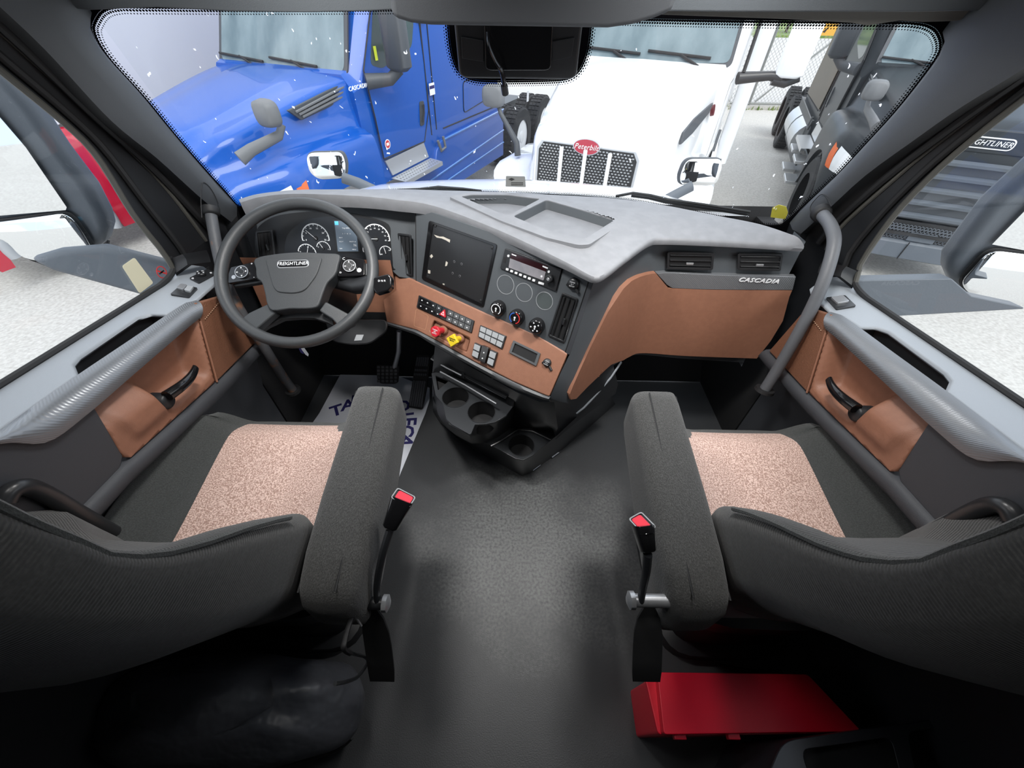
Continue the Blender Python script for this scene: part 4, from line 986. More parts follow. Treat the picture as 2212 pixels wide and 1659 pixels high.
for u, v, t in ((744, 561, 'C'), (737, 590, 'o')): text('mark', t, SW, *h(u, v), .011, 'white_print', e, off=.0055)
# column
col = empty('column', WC - wn * .3, sw)
m = MB(); cdir = (-wn + V((0, .25, 0))).normalized(); rows = []
for d_, a_, b_ in ((.035, .055, .05), (.06, .075, .07), (.16, .085, .085), (.30, .08, .08)):
    o_ = WC - wn * d_ if d_ < .1 else WC - wn * .1 + cdir * (d_ - .1)
    rows.append([o_ + wu * (a_ * math.cos(q)) + wu.cross(wn) * (b_ * math.sin(q)) for q in [2 * math.pi * k / 20 for k in range(20)]])
m.loft(rows); m.build('column_shroud', 'dash_black', col, smooth=60)
# gear and wiper stalk on the right, signal stalk hidden by the rim on the left
p0, p1, p2 = at(770, 618, d=1.16), at(806, 612, d=1.15), at(840, 600, d=1.13)
m = MB(); m.tube([WC - wn * .06 + wu * .05, p0, p1], [.02, .024, .028], 12); m.build('stalk_root', 'dash_black', col, smooth=60)
SS_ = Flat(at(825, 603, d=1.12), RGT, UPV)
panel('selector_stalk', SS_, rnd(pxs(SS_, [(806, 599), (838, 591), (845, 597), (846, 618), (838, 627), (812, 635), (804, 622)]), .006), 'gloss_black', col, th=.03, off=-.03, bevel=.006)
text('lettering', 'D N R', SS_, *SS_.hit(825, 607), .008, 'white_print', col, off=.001)
# lower column cover with its reflector label, tilted tray seen under the rim
Slc = Flat(at(785, 735, z=.60), (1, 0, 0), (0, .75, .66))
panel('column_cover', Slc, rnd(pxs(Slc, [(700, 690), (836, 690), (836, 715), (800, 742), (760, 745), (716, 738)]), .02), 'dash_black', col, th=.012, off=-.012, bevel=.004)
panel('label', Slc, pxs(Slc, [(770, 723), (786, 723), (781, 735), (765, 736)]), 'grey_key', col, th=.0008, off=.0)
# white and blue tag hanging below the wheel
St = Flat(at(655, 758, d=1.3), RGT, UPV)
tg = panel('hanging_tag', St, pxs(St, [(645, 746), (652, 744), (667, 765), (666, 770), (660, 766)]), 'paper', None, th=.001); tag(tg, 'small white tag dangling below the steering wheel rim', 'tag')
panel('tag_print', St, pxs(St, [(643, 748), (649, 748), (657, 765), (650, 762)]), 'navy_print', tg, th=.001)

# ================================================================ pedals
def pedal_brake():
    e = empty('brake_pedal', at(835, 830, z=0)); tag(e, 'square ribbed black brake pedal above the paper floor mat', 'pedal')
    S = Flat(at(836, 808, z=.16), (1, 0, 0), (0, .55, .83))
    out = rnd(pxs(S, [(811, 787), (863, 789), (859, 827), (852, 830), (822, 829), (815, 822)]), .01)
    panel('pedal_pad', S, out, 'dash_black', e, th=.014, off=-.014, bevel=.003)
    for i in range(5):
        for j in range(5):
            u = lerp(818, 855, i / 4); v = lerp(793, 823, j / 4); c = S.hit(u, v)
            panel('pad_block', S, rnd(rect(*c, .0125, .0115), .002), 'pedal_rubber', e, th=.004, off=0.0)
    m = MB(); m.tube([at(852, 795, z=.18), at(861, 760, z=.30), at(862, 715, z=.46)], .011, 10, flat=.6); m.build('pedal_arm', 'silver', e, smooth=60)
def pedal_gas():
    e = empty('accelerator_pedal', at(905, 880, z=0)); tag(e, 'long ribbed black accelerator pedal beside the console', 'pedal')
    a, b, c, d = at(882, 880, z=.01), at(912, 885, z=.01), at(929, 766, z=.24), at(899, 766, z=.24)
    S = Flat(a, b - a, d - a)
    out = rnd(pxs(S, [(882, 880), (912, 885), (921, 840), (929, 780), (927, 767), (901, 765), (894, 800)]), .008)
    panel('pedal_pad', S, out, 'rubber', e, th=.014, off=-.014, bevel=.003)
    for k in range(6):
        f = (k + .5) / 6; segs = ((.03, .52), (.62, .66), (.70, .74), (.80, .97)) if True else ()
        for g0, g1 in segs:
            def q(g): return S.hit(lerp(lerp(884, 912, f), lerp(901, 928, f), g), lerp(lerp(879, 883, f), 768, g))
            p0, p1 = V(q(g0)), V(q(g1)); t_ = (p1 - p0).normalized(); n_ = V((-t_.y, t_.x)) * .0042
            panel('tread_rib', S, [tuple(p0 - n_), tuple(p0 + n_), tuple(p1 + n_), tuple(p1 - n_)][::-1], 'pedal_rubber', e, th=.004)
pedal_brake(); pedal_gas()

# ================================================================ lower console with cup holders
con = empty('center_console', (0.05, 1.05, 0)); tag(con, 'black plastic floor console with cup holders below the dashboard', 'console')
ZT, ZL = 0.39, 0.20
ST = Flat((0, 0.9, ZT), (1, 0, 0), (0, 1, 0)); STL = Flat((0, 0.9, ZL), (1, 0, 0), (0, 1, 0))
top_out = pxs(ST, [(932, 806), (936, 830), (941, 854), (957, 873), (964, 905), (976, 917), (1014, 938), (1018, 936), (1026, 917), (1050, 916), (1071, 911), (1093, 898), (1109, 877), (1108, 871), (1040, 836), (949, 803)])
cupr = abs(ST.hit(984 + 29, 858)[0] - ST.hit(984 - 29, 858)[0]) / 2
c1_, c2_ = ST.hit(984, 858), ST.hit(1040, 890)
def cuphole(c, r): return circ(c[0], c[1], r, 32)
tri_h = rnd(pxs(ST, [(941, 811), (970, 822), (946, 843)]), .004)
panel('cup_plate', ST, top_out, 'console_black', con, th=.008, off=-.008, holes=[cuphole(c1_, cupr), cuphole(c2_, cupr), tri_h], bevel=.003)
for c in (c1_, c2_):
    m = MB(); m.grid([[ST.pt(c[0] + r * math.cos(q), c[1] + r * math.sin(q), d_) for q in [2 * math.pi * k / 32 for k in range(32)]] for r, d_ in ((cupr, -.002), (cupr * .96, -.07), (.004, -.07))], cu=True); m.build('cup_well', 'rubber', con)
    MB().panel(ST, cuphole(c, cupr + .0015), .0015, 0, holes=[cuphole(c, cupr - .001)]).build('cup_rim', 'satin_black', con)
panel('tri_pocket', ST, tri_h, 'rubber', con, th=.001, off=-.03)
# front slot between the cups
panel('slot_block', ST, rnd(pxs(ST, [(978, 884), (1012, 902), (1022, 930), (1010, 936), (968, 914)]), .004), 'satin_black', con, th=.004, off=-.008, bevel=.002)
# body walls: upper unit down to the floor, plan edge follows the plate
def wall(pts_top, S0, pts_bot, zb, name, m_, inset=0.0):
    a = [S0.px(*p) for p in pts_top]; b_ = [at(*p, z=zb) for p in pts_bot]
    m = MB(); m.grid([a, [lerp(p, q, .5) for p, q in zip(a, b_)], b_]); return m.build(name, m_, con, smooth=60)
tl_ = [(932, 806), (941, 854), (957, 873), (964, 905), (976, 917), (1014, 938), (1026, 917), (1071, 911), (1093, 898), (1109, 877)]
bl_ = [(936, 850), (946, 895), (956, 912), (966, 925), (985, 940), (1018, 958), (1040, 958), (1075, 945), (1096, 930), (1112, 915)]
wall(tl_, ST, bl_, 0.20, 'cup_unit_wall', 'console_black')
# base: floor line with tip, rising wall, lower tray with the third cup
base_px = [(936, 890), (949, 912), (985, 944), (1030, 975), (1080, 1002), (1112, 1020), (1128, 1028), (1146, 1022), (1211, 974), (1270, 925), (1329, 873)]
rim_px = [(934, 850), (952, 905), (985, 938), (1030, 962), (1080, 990), (1112, 1003), (1130, 1004), (1150, 995), (1207, 955), (1262, 905), (1330, 835)]
a = [at(*p, z=0) for p in base_px]
b_ = [at(p[0], p[1], z=zz) for p, zz in zip([(934, 858), (950, 893), (985, 925), (1030, 947), (1080, 972), (1112, 990), (1130, 994), (1150, 984), (1204, 940), (1254, 893), (1310, 838)], (.20, .20, .20, .20, .20, .20, .20, .20, .23, .30, .36))]
m = MB(); m.grid([b_, [lerp(p, q, .6) for p, q in zip(b_, a)], a]); m.build('base_wall', 'console_black', con, smooth=50)
tray_out = [(950, 893), (985, 925), (1030, 947), (1080, 972), (1112, 990), (1130, 994), (1150, 984), (1204, 940), (1196, 930), (1150, 925), (1080, 925), (1040, 930), (1000, 915)]
c3 = STL.hit(1126, 962); r3 = abs(STL.hit(1126 + 28, 962)[0] - STL.hit(1126 - 28, 962)[0]) / 2
panel('lower_tray', STL, pxs(STL, tray_out), 'console_black', con, th=.006, off=-.006, holes=[cuphole(c3, r3)], bevel=.002)
m = MB(); m.grid([[STL.pt(c3[0] + r * math.cos(q), c3[1] + r * math.sin(q), d_) for q in [2 * math.pi * k / 32 for k in range(32)]] for r, d_ in ((r3, -.002), (r3 * .95, -.06), (.004, -.06))], cu=True); m.build('cup_well', 'rubber', con)
MB().panel(STL, cuphole(c3, r3 + .0015), .0015, 0, holes=[cuphole(c3, r3 - .001)]).build('cup_rim', 'satin_black', con)
# tray surround ridge
MB().tube([STL.px(*p, .004) for p in ((1060, 965), (1080, 955), (1118, 930), (1150, 933), (1190, 952))], .005, 8).build('tray_ridge', 'console_black', con)
# upright back of the console, between rail and trays: shelves and flank
sh = [(930, 745), (1000, 790), (1108, 850), (1160, 872), (1192, 872)]
m = MB(); m.grid([[SBR.px(*p, -.03) for p in sh], [at(u, v, z=ZT - .0) for u, v in ((934, 803), (985, 812), (1108, 871), (1165, 905), (1205, 925))], [at(u, v, z=.19) for u, v in ((934, 860), (985, 880), (1090, 925), (1150, 928), (1200, 935))]]); m.build('upright', 'console_black', con, smooth=50)
fl = [SBR.px(1186, 858, -.01), SB.px(1227, 764, -.004), SP.px(1250, 800, -.012)]
m = MB(); m.grid([[SBR.px(1182, 862, -.02), SP.px(1232, 866, -.01), SP.px(1330, 790, -.012)], [at(1190, 900, z=.33), at(1245, 895, z=.31), at(1335, 830, z=.36)], [at(1200, 950, z=.20), at(1254, 905, z=.26), at(1330, 850, z=.3)]]); m.build('flank', 'console_black', con, smooth=50)
for pts in ([(931, 775), (965, 795), (997, 811)], [(1005, 813), (1050, 838), (1093, 860)], [(951, 803), (1005, 832), (1072, 872)]):
    MB().tube([at(u, v, z=.43 if pts[0][0] > 950 else .44) for u, v in pts], .003, 6).build('shelf_edge', 'silver', con)
m = MB()
panel('shelf', Flat((0, 1, .435), (1, 0, 0), (0, 1, 0)), [tuple(at(u, v, z=.435).xy - V((0, 1))) for u, v in ((931, 775), (1093, 861), (1110, 845), (945, 757))], 'dash_black', con, th=.004)
for pts in ([(1001, 783), (1008, 786), (1006, 816), (999, 812)], [(1100, 838), (1116, 846), (1112, 876), (1096, 868)]):
    Sx = Flat(at(1050, 830, z=.43), U_, V((0, 0, 1)) - nh * .2); panel('shelf_divider', Sx, pxs(Sx, pts), 'dash_black', con, th=.01, bevel=.002)
# bag hook plate and floor clips
Shk = Flat(at(1222, 884, z=.32), V((.75, .66, 0)), V((0, 0, 1)))
hk = panel('bag_hook', Shk, rnd(pxs(Shk, [(1213, 900), (1216, 882), (1229, 868), (1231, 876), (1227, 900)]), .006), 'satin_black', con, th=.008, bevel=.002)
MB().tube([Shk.px(1217, 897, .012), Shk.px(1224, 901, .016), Shk.px(1230, 893, .012)], .003, 6).build('hook_wire', 'chrome', hk)
for pts in ([(1192, 988), (1207, 977)], [(1151, 1016), (1167, 1004)]):
    MB().tube([at(*p, z=.012) for p in pts], .0035, 6).build('floor_clip', 'silver', con)
# open bin under the brown lid on the passenger side
m = MB(); bi = [(1245, 893), (1262, 880), (1290, 850), (1320, 815), (1342, 782)]
m.tube([at(u, v, z=z) for (u, v), z in zip(bi, (.32, .34, .39, .43, .46))], .006, 8, flat=.6); m.build('bin_edge', 'door_grey', con, smooth=60)
# ================================================================ the two seats
XC = -0.645
def ring(cx, cy, cz, hx, hy, n=32, e=2.6, ax=V((1, 0, 0)), ay=V((0, 1, 0))):
    out = []
    for k in range(n):
        q = 2 * math.pi * k / n; c, s = math.cos(q), math.sin(q)
        out.append(V((cx, cy, cz)) + ax * (hx * math.copysign(abs(c) ** (2 / e), c)) + ay * (hy * math.copysign(abs(s) ** (2 / e), s)))
    return out
def seat(label, dyb):
    t = empty('bucket_seat', (XC * G['mx'], .4, 0)); tag(t, label, 'seat', group='bucket seats')
    # cushion: soft slab, raised along both sides
    x0, x1, y0, y1, zt = XC - .30, XC + .27, .24, .73, .57
    def ctop(x, y):
        f = abs(x - (x0 + x1) / 2) / ((x1 - x0) / 2)
        z = zt + (.05 if x < XC else .022) * ss(.50, .86, f) - .012 * (1 - f * f)
        fr_ = ss(y1 - .13, y1, y); z -= .05 * fr_ * fr_
        sd = ss(.84, 1.0, f); z -= .075 * sd * sd
        return z
    def cxy(a, b):
        # rounded front corners in plan
        y = lerp(y0, y1, b); w = 1.0 - .17 * ss(.66, 1.0, b) ** 2 - .05 * (1 - ss(0, .45, b))
        x = (x0 + x1) / 2 + (a * 2 - 1) * (x1 - x0) / 2 * w
        if b > .93: y -= .03 * (abs(a * 2 - 1) ** 3)
        return x, y
    NX, NY = 40, 36; m = MB(); rows = []
    for j in range(NY + 1):
        r = []
        for i in range(NX + 1):
            x, y = cxy(i / NX, j / NY); r.append(V((x, y, ctop(lerp(x0, x1, i / NX), y))))
        rows.append(r)
    def skirt(r, dz, k): return [V((lerp(p.x, (x0 + x1) / 2, k), p.y, p.z)) + V((0, 0, dz)) for p in r]
    m.grid(rows)
    edge = [rows[0][i] for i in range(NX + 1)] + [rows[j][NX] for j in range(1, NY + 1)] + [rows[NY][i] for i in range(NX - 1, -1, -1)] + [rows[j][0] for j in range(NY - 1, 0, -1)]
    cc = V(((x0 + x1) / 2, (y0 + y1) / 2, 0))
    def out_(p, k, z): return V((lerp(cc.x, p.x, k), lerp(cc.y, p.y, k), z))
    m.grid([edge, [out_(p, 1.012, p.z - .03) for p in edge], [out_(p, 1.0, .42) for p in edge], [out_(p, .96, .38) for p in edge]], cu=True)
    cu = m.build('cushion', 'fabric_dark', t, smooth=80)
    # woven insert laid into the cushion
    ia, ib = XC - .128, XC + .225
    m = MB(); rows = []
    for j in range(25):
        y = lerp(.27, y1 - .002, j / 24); fl_ = .035 * ss(.50, .70, y)
        l, r_ = ia - .0 + .035 * (1 - ss(.2, .65, y)) * 0 - .03 * ss(.35, .70, y) * .0, ib
        rr = []
        for i in range(21):
            x = lerp(l + .012 - .034 * ss(.25, .72, y), r_, i / 20); rr.append(V((x, y if j < 24 else y + .012, ctop(x, y) + .004 - (0.03 if j == 24 else 0))))
        rows.append(rr)
    m.grid(rows); m.build('cushion_insert', 'fabric_brown', t, smooth=80)
    # backrest, bucket-shaped: stacked sections leaning back; sides stand forward
    fe = [(.50, .30), (.60, .335), (.735, .336), (.831, .279), (.891, .239), (.95, .195), (.998, .164), (1.036, .146), (1.067, .137), (1.141, .135), (1.195, .137), (1.35, .12)]
    re = [(.46, .235), (.593, .21), (.767, .134), (.855, .095), (.977, .071), (1.065, .06), (1.2, .04), (1.35, .02)]
    m = MB(); rows = []
    zs = [.50, .55, .60, .65, .70, .735, .77, .80, .831, .86, .891, .92, .95, .975, .998, 1.036, 1.067, 1.10, 1.141, 1.195, 1.27, 1.32, 1.35]
    for z in zs:
        dz_ = dyb * (1 - .75 * ss(.78, 1.0, z)); yf, yr = interp(fe, z) + .010 + dz_, interp(re, z) + dz_
        hw = interp([(.50, .235), (.60, .262), (.735, .275), (.9, .272), (1.1, .272), (1.25, .25), (1.33, .2), (1.35, .15)], z)
        r = []
        for k in range(48):
            q = 2 * math.pi * k / 48; c, s = math.cos(q), math.sin(q)
            x = hw * math.copysign(abs(c) ** .42, c); v_ = math.copysign(abs(s) ** .42, s)
            f = abs(x) / hw; yc = (yf + yr) / 2; th = (yf - yr) / 2
            y = yc + th * v_
            if s > 0: y -= (.075 * (1 - ss(.35, .93, f))) * s      # hollow front between the bolsters
            else: y -= .05 * (1 - f * f) * -s * 1.0
            y -= 0.0
            r.append(V((XC + x, y, z)))
        rows.append(r)
    m.loft(rows); m.build('backrest', 'fabric_rib', t, smooth=80)
    # seam piping along the bolster edge of the aisle side, and down the rear edge
    pf = [V((XC + interp([(.60, .250), (.735, .263), (.9, .26), (1.1, .26), (1.2, .25)], z), interp(fe, z) - .004 + dyb * (1 - .75 * ss(.78, 1.0, z)), z)) for z in [lerp(.80, 1.2, k / 24) for k in range(25)]]
    MB().tube(pf, .0045, 6).build('piping', 'fabric_dark', t)
    # armrest on the aisle side
    A0, A1 = V((-.322, .640, .725)), V((-.300, .165, .69))
    m = MB(); rows = []
    for f, sc in ((0, .35), (.012, .72), (.04, .95), (.1, 1.0), (.35, 1.03), (.6, 1.06), (.82, 1.05), (.94, .98), (.985, .8), (1, .4)):
        c = lerp(A0, A1, f); rows.append(ring(c.x, c.y, c.z - .005, .056 * sc, .072 * sc, 36, 5.0, V((1, 0, 0)), V((0, .05, 1)).normalized()))
    ar = m.loft(rows).build('armrest', 'fabric_knit', t, smooth=80)
    for dx in (.018, -.048):
        MB().tube([lerp(A0, A1, f) + V((dx * (1 if f > .03 else .7), 0, .0675 if dx > 0 else .055)) for f in [k / 20 for k in range(1, 20)]], .0016, 5).build('armrest_seam', 'seam_line', ar)
    # pedestal and suspension
    m = MB()
    rows = [ring(XC, .44, z, a_, b_, 24, 5) for z, a_, b_ in ((0.0, .19, .22), (.05, .19, .22), (.06, .165, .19), (.28, .165, .19), (.30, .21, .21), (.40, .225, .22))]
    m.loft(rows).build('pedestal', 'dash_black', t, smooth=40)
    # cushion pan on the outer side, with the side valance
    m = MB(); rows = [ring(XC, .47, z, a_, b_, 24, 5) for z, a_, b_ in ((.36, .255, .21), (.40, .265, .22), (.44, .265, .22))]; m.loft(rows).build('seat_pan', 'satin_black', t, smooth=40)
    return t
G['mx'] = 1; seat_l = seat('grey bucket seat with brown cushion facing the steering wheel', 0.0)
G['mx'] = -1; seat_r = seat('grey bucket seat with brown cushion next to the red case', .032); G['mx'] = 1
seat_r.location.x += .02; WL[seat_r.name] = WL[seat_r.name] + V((.02, 0, 0))
# buckles, anchor bolts, straps and wires of the aisle sides
def belt(t, pts):
    P = lambda k: pts[k]
    e = empty('belt_buckle', P('anchor'), t)
    m = MB(); st = [V(p) for p in spline([tuple(p) for p in P('stalk')], 5)]; m.tube(st, [lerp(.008, .0105, i / (len(st) - 1)) for i in range(len(st))], 8, flat=.7); m.build('stalk', 'dash_black', e, smooth=60)
    a, b_ = P('buckle'); ax = (b_ - a).normalized(); s_ = ax.cross(P('face')).normalized(); n_ = s_.cross(ax)
    rows = []
    for f, w_, d_ in ((0, .010, .009), (.06, .0135, .011), (.5, .0165, .0125), (.95, .0205, .0145), (1.0, .020, .014)):
        c = lerp(a, b_, f); rows.append([c + s_ * (w_ * math.copysign(abs(math.cos(q)) ** .5, math.cos(q))) + n_ * (d_ * math.copysign(abs(math.sin(q)) ** .5, math.sin(q))) for q in [2 * math.pi * k / 20 for k in range(20)]])
    MB().loft(rows).build('buckle_body', 'gloss_black', e, smooth=50)
    nn_ = (ax + (CAM - b_).normalized() * 1.1).normalized(); u2_ = (s_ - nn_ * s_.dot(nn_)).normalized(); S = Flat(b_ + nn_ * .004, u2_, nn_.cross(u2_))
    MB().loft([[b_ - ax * .012 + s_ * (.019 * math.copysign(abs(math.cos(q)) ** .5, math.cos(q))) + n_ * (.0135 * math.copysign(abs(math.sin(q)) ** .5, math.sin(q))) for q in [2 * math.pi * k / 20 for k in range(20)]], [S.pt(.0195 * math.copysign(abs(math.cos(q)) ** .5, math.cos(q)), .0135 * math.copysign(abs(math.sin(q)) ** .5, math.sin(q))) for q in [2 * math.pi * k / 20 for k in range(20)]]]).build('buckle_head', 'gloss_black', e, smooth=50)
    panel('buckle_rim', S, rnd(rect(0, 0, .038, .026), .005), 'grey_key', e, th=.0015, holes=[rnd(rect(0, 0, .034, .022), .004)])
    panel('release_button', S, rnd(rect(.001, 0.001, .029, .018), .004), mat('buckle_red', (.85, .03, .06), .4), e, th=.001, bevel=.0005)
    an = P('anchor'); MB().tube([an + V((-.05 * P('s'), 0, 0)), an + V((.012 * P('s'), 0, 0))], .011, 12).build('anchor_bolt', P('boltmat'), e, smooth=50)
    MB().lathe([(.015, 0), (.015, .008), (.007, .012)], an + V((.010 * P('s'), 0, 0)), (P('s'), 0, 0), 12).build('bolt_head', 'silver', e, smooth=30)
    sp = P('strap'); m = MB(); rows = [[], [], [], []]
    for q, w_ in zip(sp, (.010, .020, .025, .026, .026, .026, .025)):
        for k, (sx, sy) in enumerate(((-1, .002), (1, .002), (1, -.002), (-1, -.002))): rows[k].append(q + V((w_ * sx, sy, 0)))
    m.grid([list(r) for r in zip(*rows)], cu=True); m.build('tether_strap', 'black_cloth', e)
belt(seat_l, dict(s=1, anchor=at(816, 1303, x=-.235), stalk=[at(816, 1303, x=-.235), at(815, 1260, x=-.232), at(826, 1200, x=-.222), at(842, 1146, x=-.212)], buckle=(at(842, 1142, x=-.212), at(870, 1078, x=-.193)), face=V((0, -.6, .8)), boltmat='satin_black',
     strap=[at(u, v, x=xx) for u, v, xx in ((800, 1312, -.25), (806, 1335, -.25), (812, 1365, -.25), (817, 1395, -.25), (821, 1425, -.25), (824, 1450, -.25), (826, 1470, -.255))]))
belt(seat_r, dict(s=-1, anchor=at(1382, 1297, x=.225), stalk=[at(1384, 1297, x=.225), at(1390, 1262, x=.225), at(1396, 1230, x=.222), at(1399, 1196, x=.22)], buckle=(at(1399, 1192, x=.22), at(1388, 1134, x=.215)), face=V((1, .15, 0)), boltmat='silver',
     strap=[at(u, v, x=xx) for u, v, xx in ((1402, 1312, .25), (1401, 1335, .25), (1400, 1365, .25), (1399, 1395, .25), (1398, 1425, .25), (1397, 1450, .25), (1396, 1470, .255))]))
m = MB(); m.tube([V(p) for p in spline([tuple(at(u, v, x=-.27)) for u, v in ((810, 1280), (780, 1305), (756, 1345), (745, 1385), (743, 1402), (757, 1411))], 4)], .0045, 6); m.build('wiring_loom', 'rubber', seat_l, smooth=60)
m = MB(); m.tube([V(p) for p in spline([tuple(at(u, v, x=-.28)) for u, v in ((757, 1411), (775, 1415), (790, 1420), (794, 1432), (775, 1460), (750, 1472), (724, 1477))], 4)], .0032, 6); m.build('switch_wire', 'satin_black', seat_l, smooth=60)
m = MB(); m.tube([at(763, 1324, x=-.27), at(781, 1352, x=-.26)], .002, 6); m.build('bare_wire', 'silver', seat_l)
# ================================================================ things on the floor
# paper mat with the workshop's lettering
Sm = Flat((0, 0, .003), (1, 0, 0), (0, 1, 0))
pm = panel('paper_mat', Sm, [tuple(V(Sm.loc(at(u, v, z=.003)))) for u, v in ((742, 797), (866, 815), (928, 838), (928, 865), (919, 893), (854, 1050), (700, 1010), (650, 950), (690, 893))], 'paper', None, th=.0015); tag(pm, 'white printed paper floor mat under the pedals', 'floor mat')
for ch, u, v, rot in (('T', 727, 888, 28), ('A', 752, 876, 18), ('L', 768, 866, 12), ('L', 784, 858, 6), ('O', 868, 878, -68), ('I', 876, 896, -78), ('E', 882, 911, -84), ('C', 877, 931, -95), ('A', 875, 952, -108)):
    text('lettering', ch, Sm, *Sm.hit(u, v), .098, 'navy_print', pm, off=.0018, rot=rad(rot), ext=.0002, bold=.0025)
# black vinyl bag behind the driver seat
bg = empty('vinyl_bag', (-.68, .08, 0)); tag(bg, 'crumpled black vinyl bag on the floor behind the steering-wheel seat', 'bag')
def bagpt(u, w):
    """u around, w bottom to top"""
    q = 2 * math.pi * u; c, s = math.cos(q), math.sin(q)
    x = .33 * math.copysign(abs(c) ** .75, c); y = .115 * math.copysign(abs(s) ** .8, s)
    k = math.sin(math.pi * (.08 + .84 * w)) ** .5; zz = .30 * w
    wr = .012 * math.sin(23 * u + 5 * w) * math.sin(9 * w) + .008 * math.sin(47 * u + 2)
    return V((-.70 + x * k * (1 + wr), .075 + y * k * (1 + 4 * wr) + .03 * (x > 0) * x, zz + .012 * math.sin(31 * u) * w))
m = MB(); m.loft([[bagpt(i / 60, j / 14) for i in range(60)] for j in range(15)]); m.build('bag_body', 'vinyl_bag', bg, smooth=80)
m = MB(); zp = [bagpt(.54 + .40 * k / 24, .38) + V((0, -.006, 0)) for k in range(25)]; m.grid([[p + V((0, 0, -.018)) for p in zp], [p + V((0, -.004, 0)) for p in zp], [p + V((0, 0, .018)) for p in zp]]); m.build('bag_band', 'black_cloth', bg, smooth=60)
Sy = Flat(at(750, 1515, z=.05), RGT, UPV)
yt = panel('yellow_cord_tab', Sy, rnd(pxs(Sy, [(741, 1508), (750, 1495), (762, 1498), (759, 1511), (747, 1523)]), .003), mat('amber_plastic', (.75, .45, .02), .4), None, th=.004, bevel=.001); tag(yt, 'small yellow plastic tab on the floor beside the black bag', 'tab')
MB().tube([at(745, 1522, z=.05), at(752, 1540, z=.03), at(758, 1560, z=.01)], .003, 6).build('tab_cord', 'rubber', yt)
# red plastic case behind the passenger seat
rc = empty('storage_case', (.57, .1, 0)); tag(rc, 'bright red flat plastic case on the floor behind the other seat', 'case')
ZR = .26
Srt = Flat((.5, .1, ZR), (1, 0, 0), (0, 1, 0))
ct = [(1419, 1452), (1720, 1458), (1856, 1574), (1432, 1586)]
panel('case_lid', Srt, rnd(pxs(Srt, [(1420, 1452), (1745, 1456), (1862, 1580), (1434, 1587)]), .008), 'red_plastic', rc, th=.03, off=-.03, bevel=.006)
bt = pxs(Srt, [(1408, 1460), (1745, 1460), (1862, 1582), (1430, 1588)]); cxm = sum(p[0] for p in bt) / 4; cym = sum(p[1] for p in bt) / 4
m = MB(); m.loft([[Srt.pt(lerp(cxm, a, k), lerp(cym, b_, k), d_) for a, b_ in rnd(bt, .01)] for k, d_ in ((1.0, -.036), (.99, -.09), (.97, -ZR))]); m.build('case_body', 'red_plastic', rc, smooth=40)
panel('case_lip', Srt, rnd(pxs(Srt, [(1398, 1456), (1425, 1453), (1440, 1588), (1428, 1584)]), .006), 'red_plastic', rc, th=.01, off=-.035, bevel=.003)
for u in (1474, 1592):
    c = Srt.hit(u, 1590); panel('hinge', Srt, rect(*c, .028, .012), 'red_plastic', rc, th=.016, off=-.03, bevel=.002)
# cable end by the case
bs = MB().tube([at(1556, 1436, z=.02), at(1580, 1444, z=.02), at(1625, 1450, z=.02), at(1690, 1452, z=.02)], [.004, .006, .006, .005], 8).build('cable_end', 'gloss_black', None, smooth=60); tag(bs, 'thin black cable end on the floor above the red case', 'cable')
# moulded black bin at the lower corner
bn = empty('storage_bin', (.75, -.14, 0)); tag(bn, 'black moulded plastic bin beside the red case at the picture edge', 'bin')
Sbn = Flat((.8, -.1, .30), (1, 0, 0), (0, 1, 0))
bo_ = pxs(Sbn, [(1690, 1600), (2150, 1535), (2230, 1545), (2420, 1760), (1780, 1900), (1640, 1720)])
ih = [rnd(pxs(Sbn, [(1960, 1580), (2128, 1565), (2200, 1700), (1995, 1740)]), .02), rnd(pxs(Sbn, [(1730, 1620), (1925, 1592), (1962, 1740), (1780, 1760)]), .02)]
panel('bin_rim', Sbn, rnd(bo_, .03), 'bin_black', bn, th=.012, off=-.012, holes=ih, bevel=.004)
for hh_ in ih: 
    panel('bin_floor', Sbn, hh_, 'console_black', bn, th=.003, off=-.05)
    mm = MB(); mm.grid([[Sbn.pt(*p, -.001) for p in hh_ + hh_[:1]], [Sbn.pt(*p, -.05) for p in hh_ + hh_[:1]]]); mm.build('bin_wall', 'satin_black', bn)
m = MB(); ro_ = rnd(bo_, .03); m.grid([[Sbn.pt(*p, -.006) for p in ro_ + ro_[:1]], [Sbn.pt(*p, -.30) for p in ro_ + ro_[:1]]]); m.build('bin_body', 'bin_black', bn)
# ================================================================ grab handles
def handle(name, pts, r, m_, label):
    P_ = [V(p) for p in spline([tuple(at(u, v, x=x)) for u, v, x in pts], 6)]
    g = empty(name, P_[-1]); tag(g, label, 'grab handle', group='grab handles')
    MB().tube(P_, r, 14).build('handle_bar', m_, g, smooth=70)
    MB().lathe([(r * 1.55, -.012), (r * 1.5, .004), (r * 1.2, .010)], P_[0], (P_[1] - P_[0]), 16).build('handle_collar', 'rubber', g, smooth=60)
    f_ = P_[-1]; MB().lathe([(r * 1.8, 0), (r * 1.7, .01)], f_, (P_[-2] - P_[-1]), 16).build('handle_foot', 'rubber', g, smooth=60)
handle('grab_handle', [(455, 458, -.905), (462, 500, -.895), (474, 560, -.885), (492, 620, -.87), (530, 690, -.85), (572, 752, -.835), (606, 806, -.825), (634, 845, -.82)], .0155, 'tube_rust', 'scuffed grey grab handle beside the steering wheel')
handle('grab_handle', [(1775, 462, .90), (1795, 490, .885), (1801, 530, .875), (1780, 605, .86), (1750, 672, .85), (1716, 735, .84), (1678, 800, .83), (1650, 845, .82)], .0165, 'tube_grey', 'bent grey grab handle between glove box and passenger door')
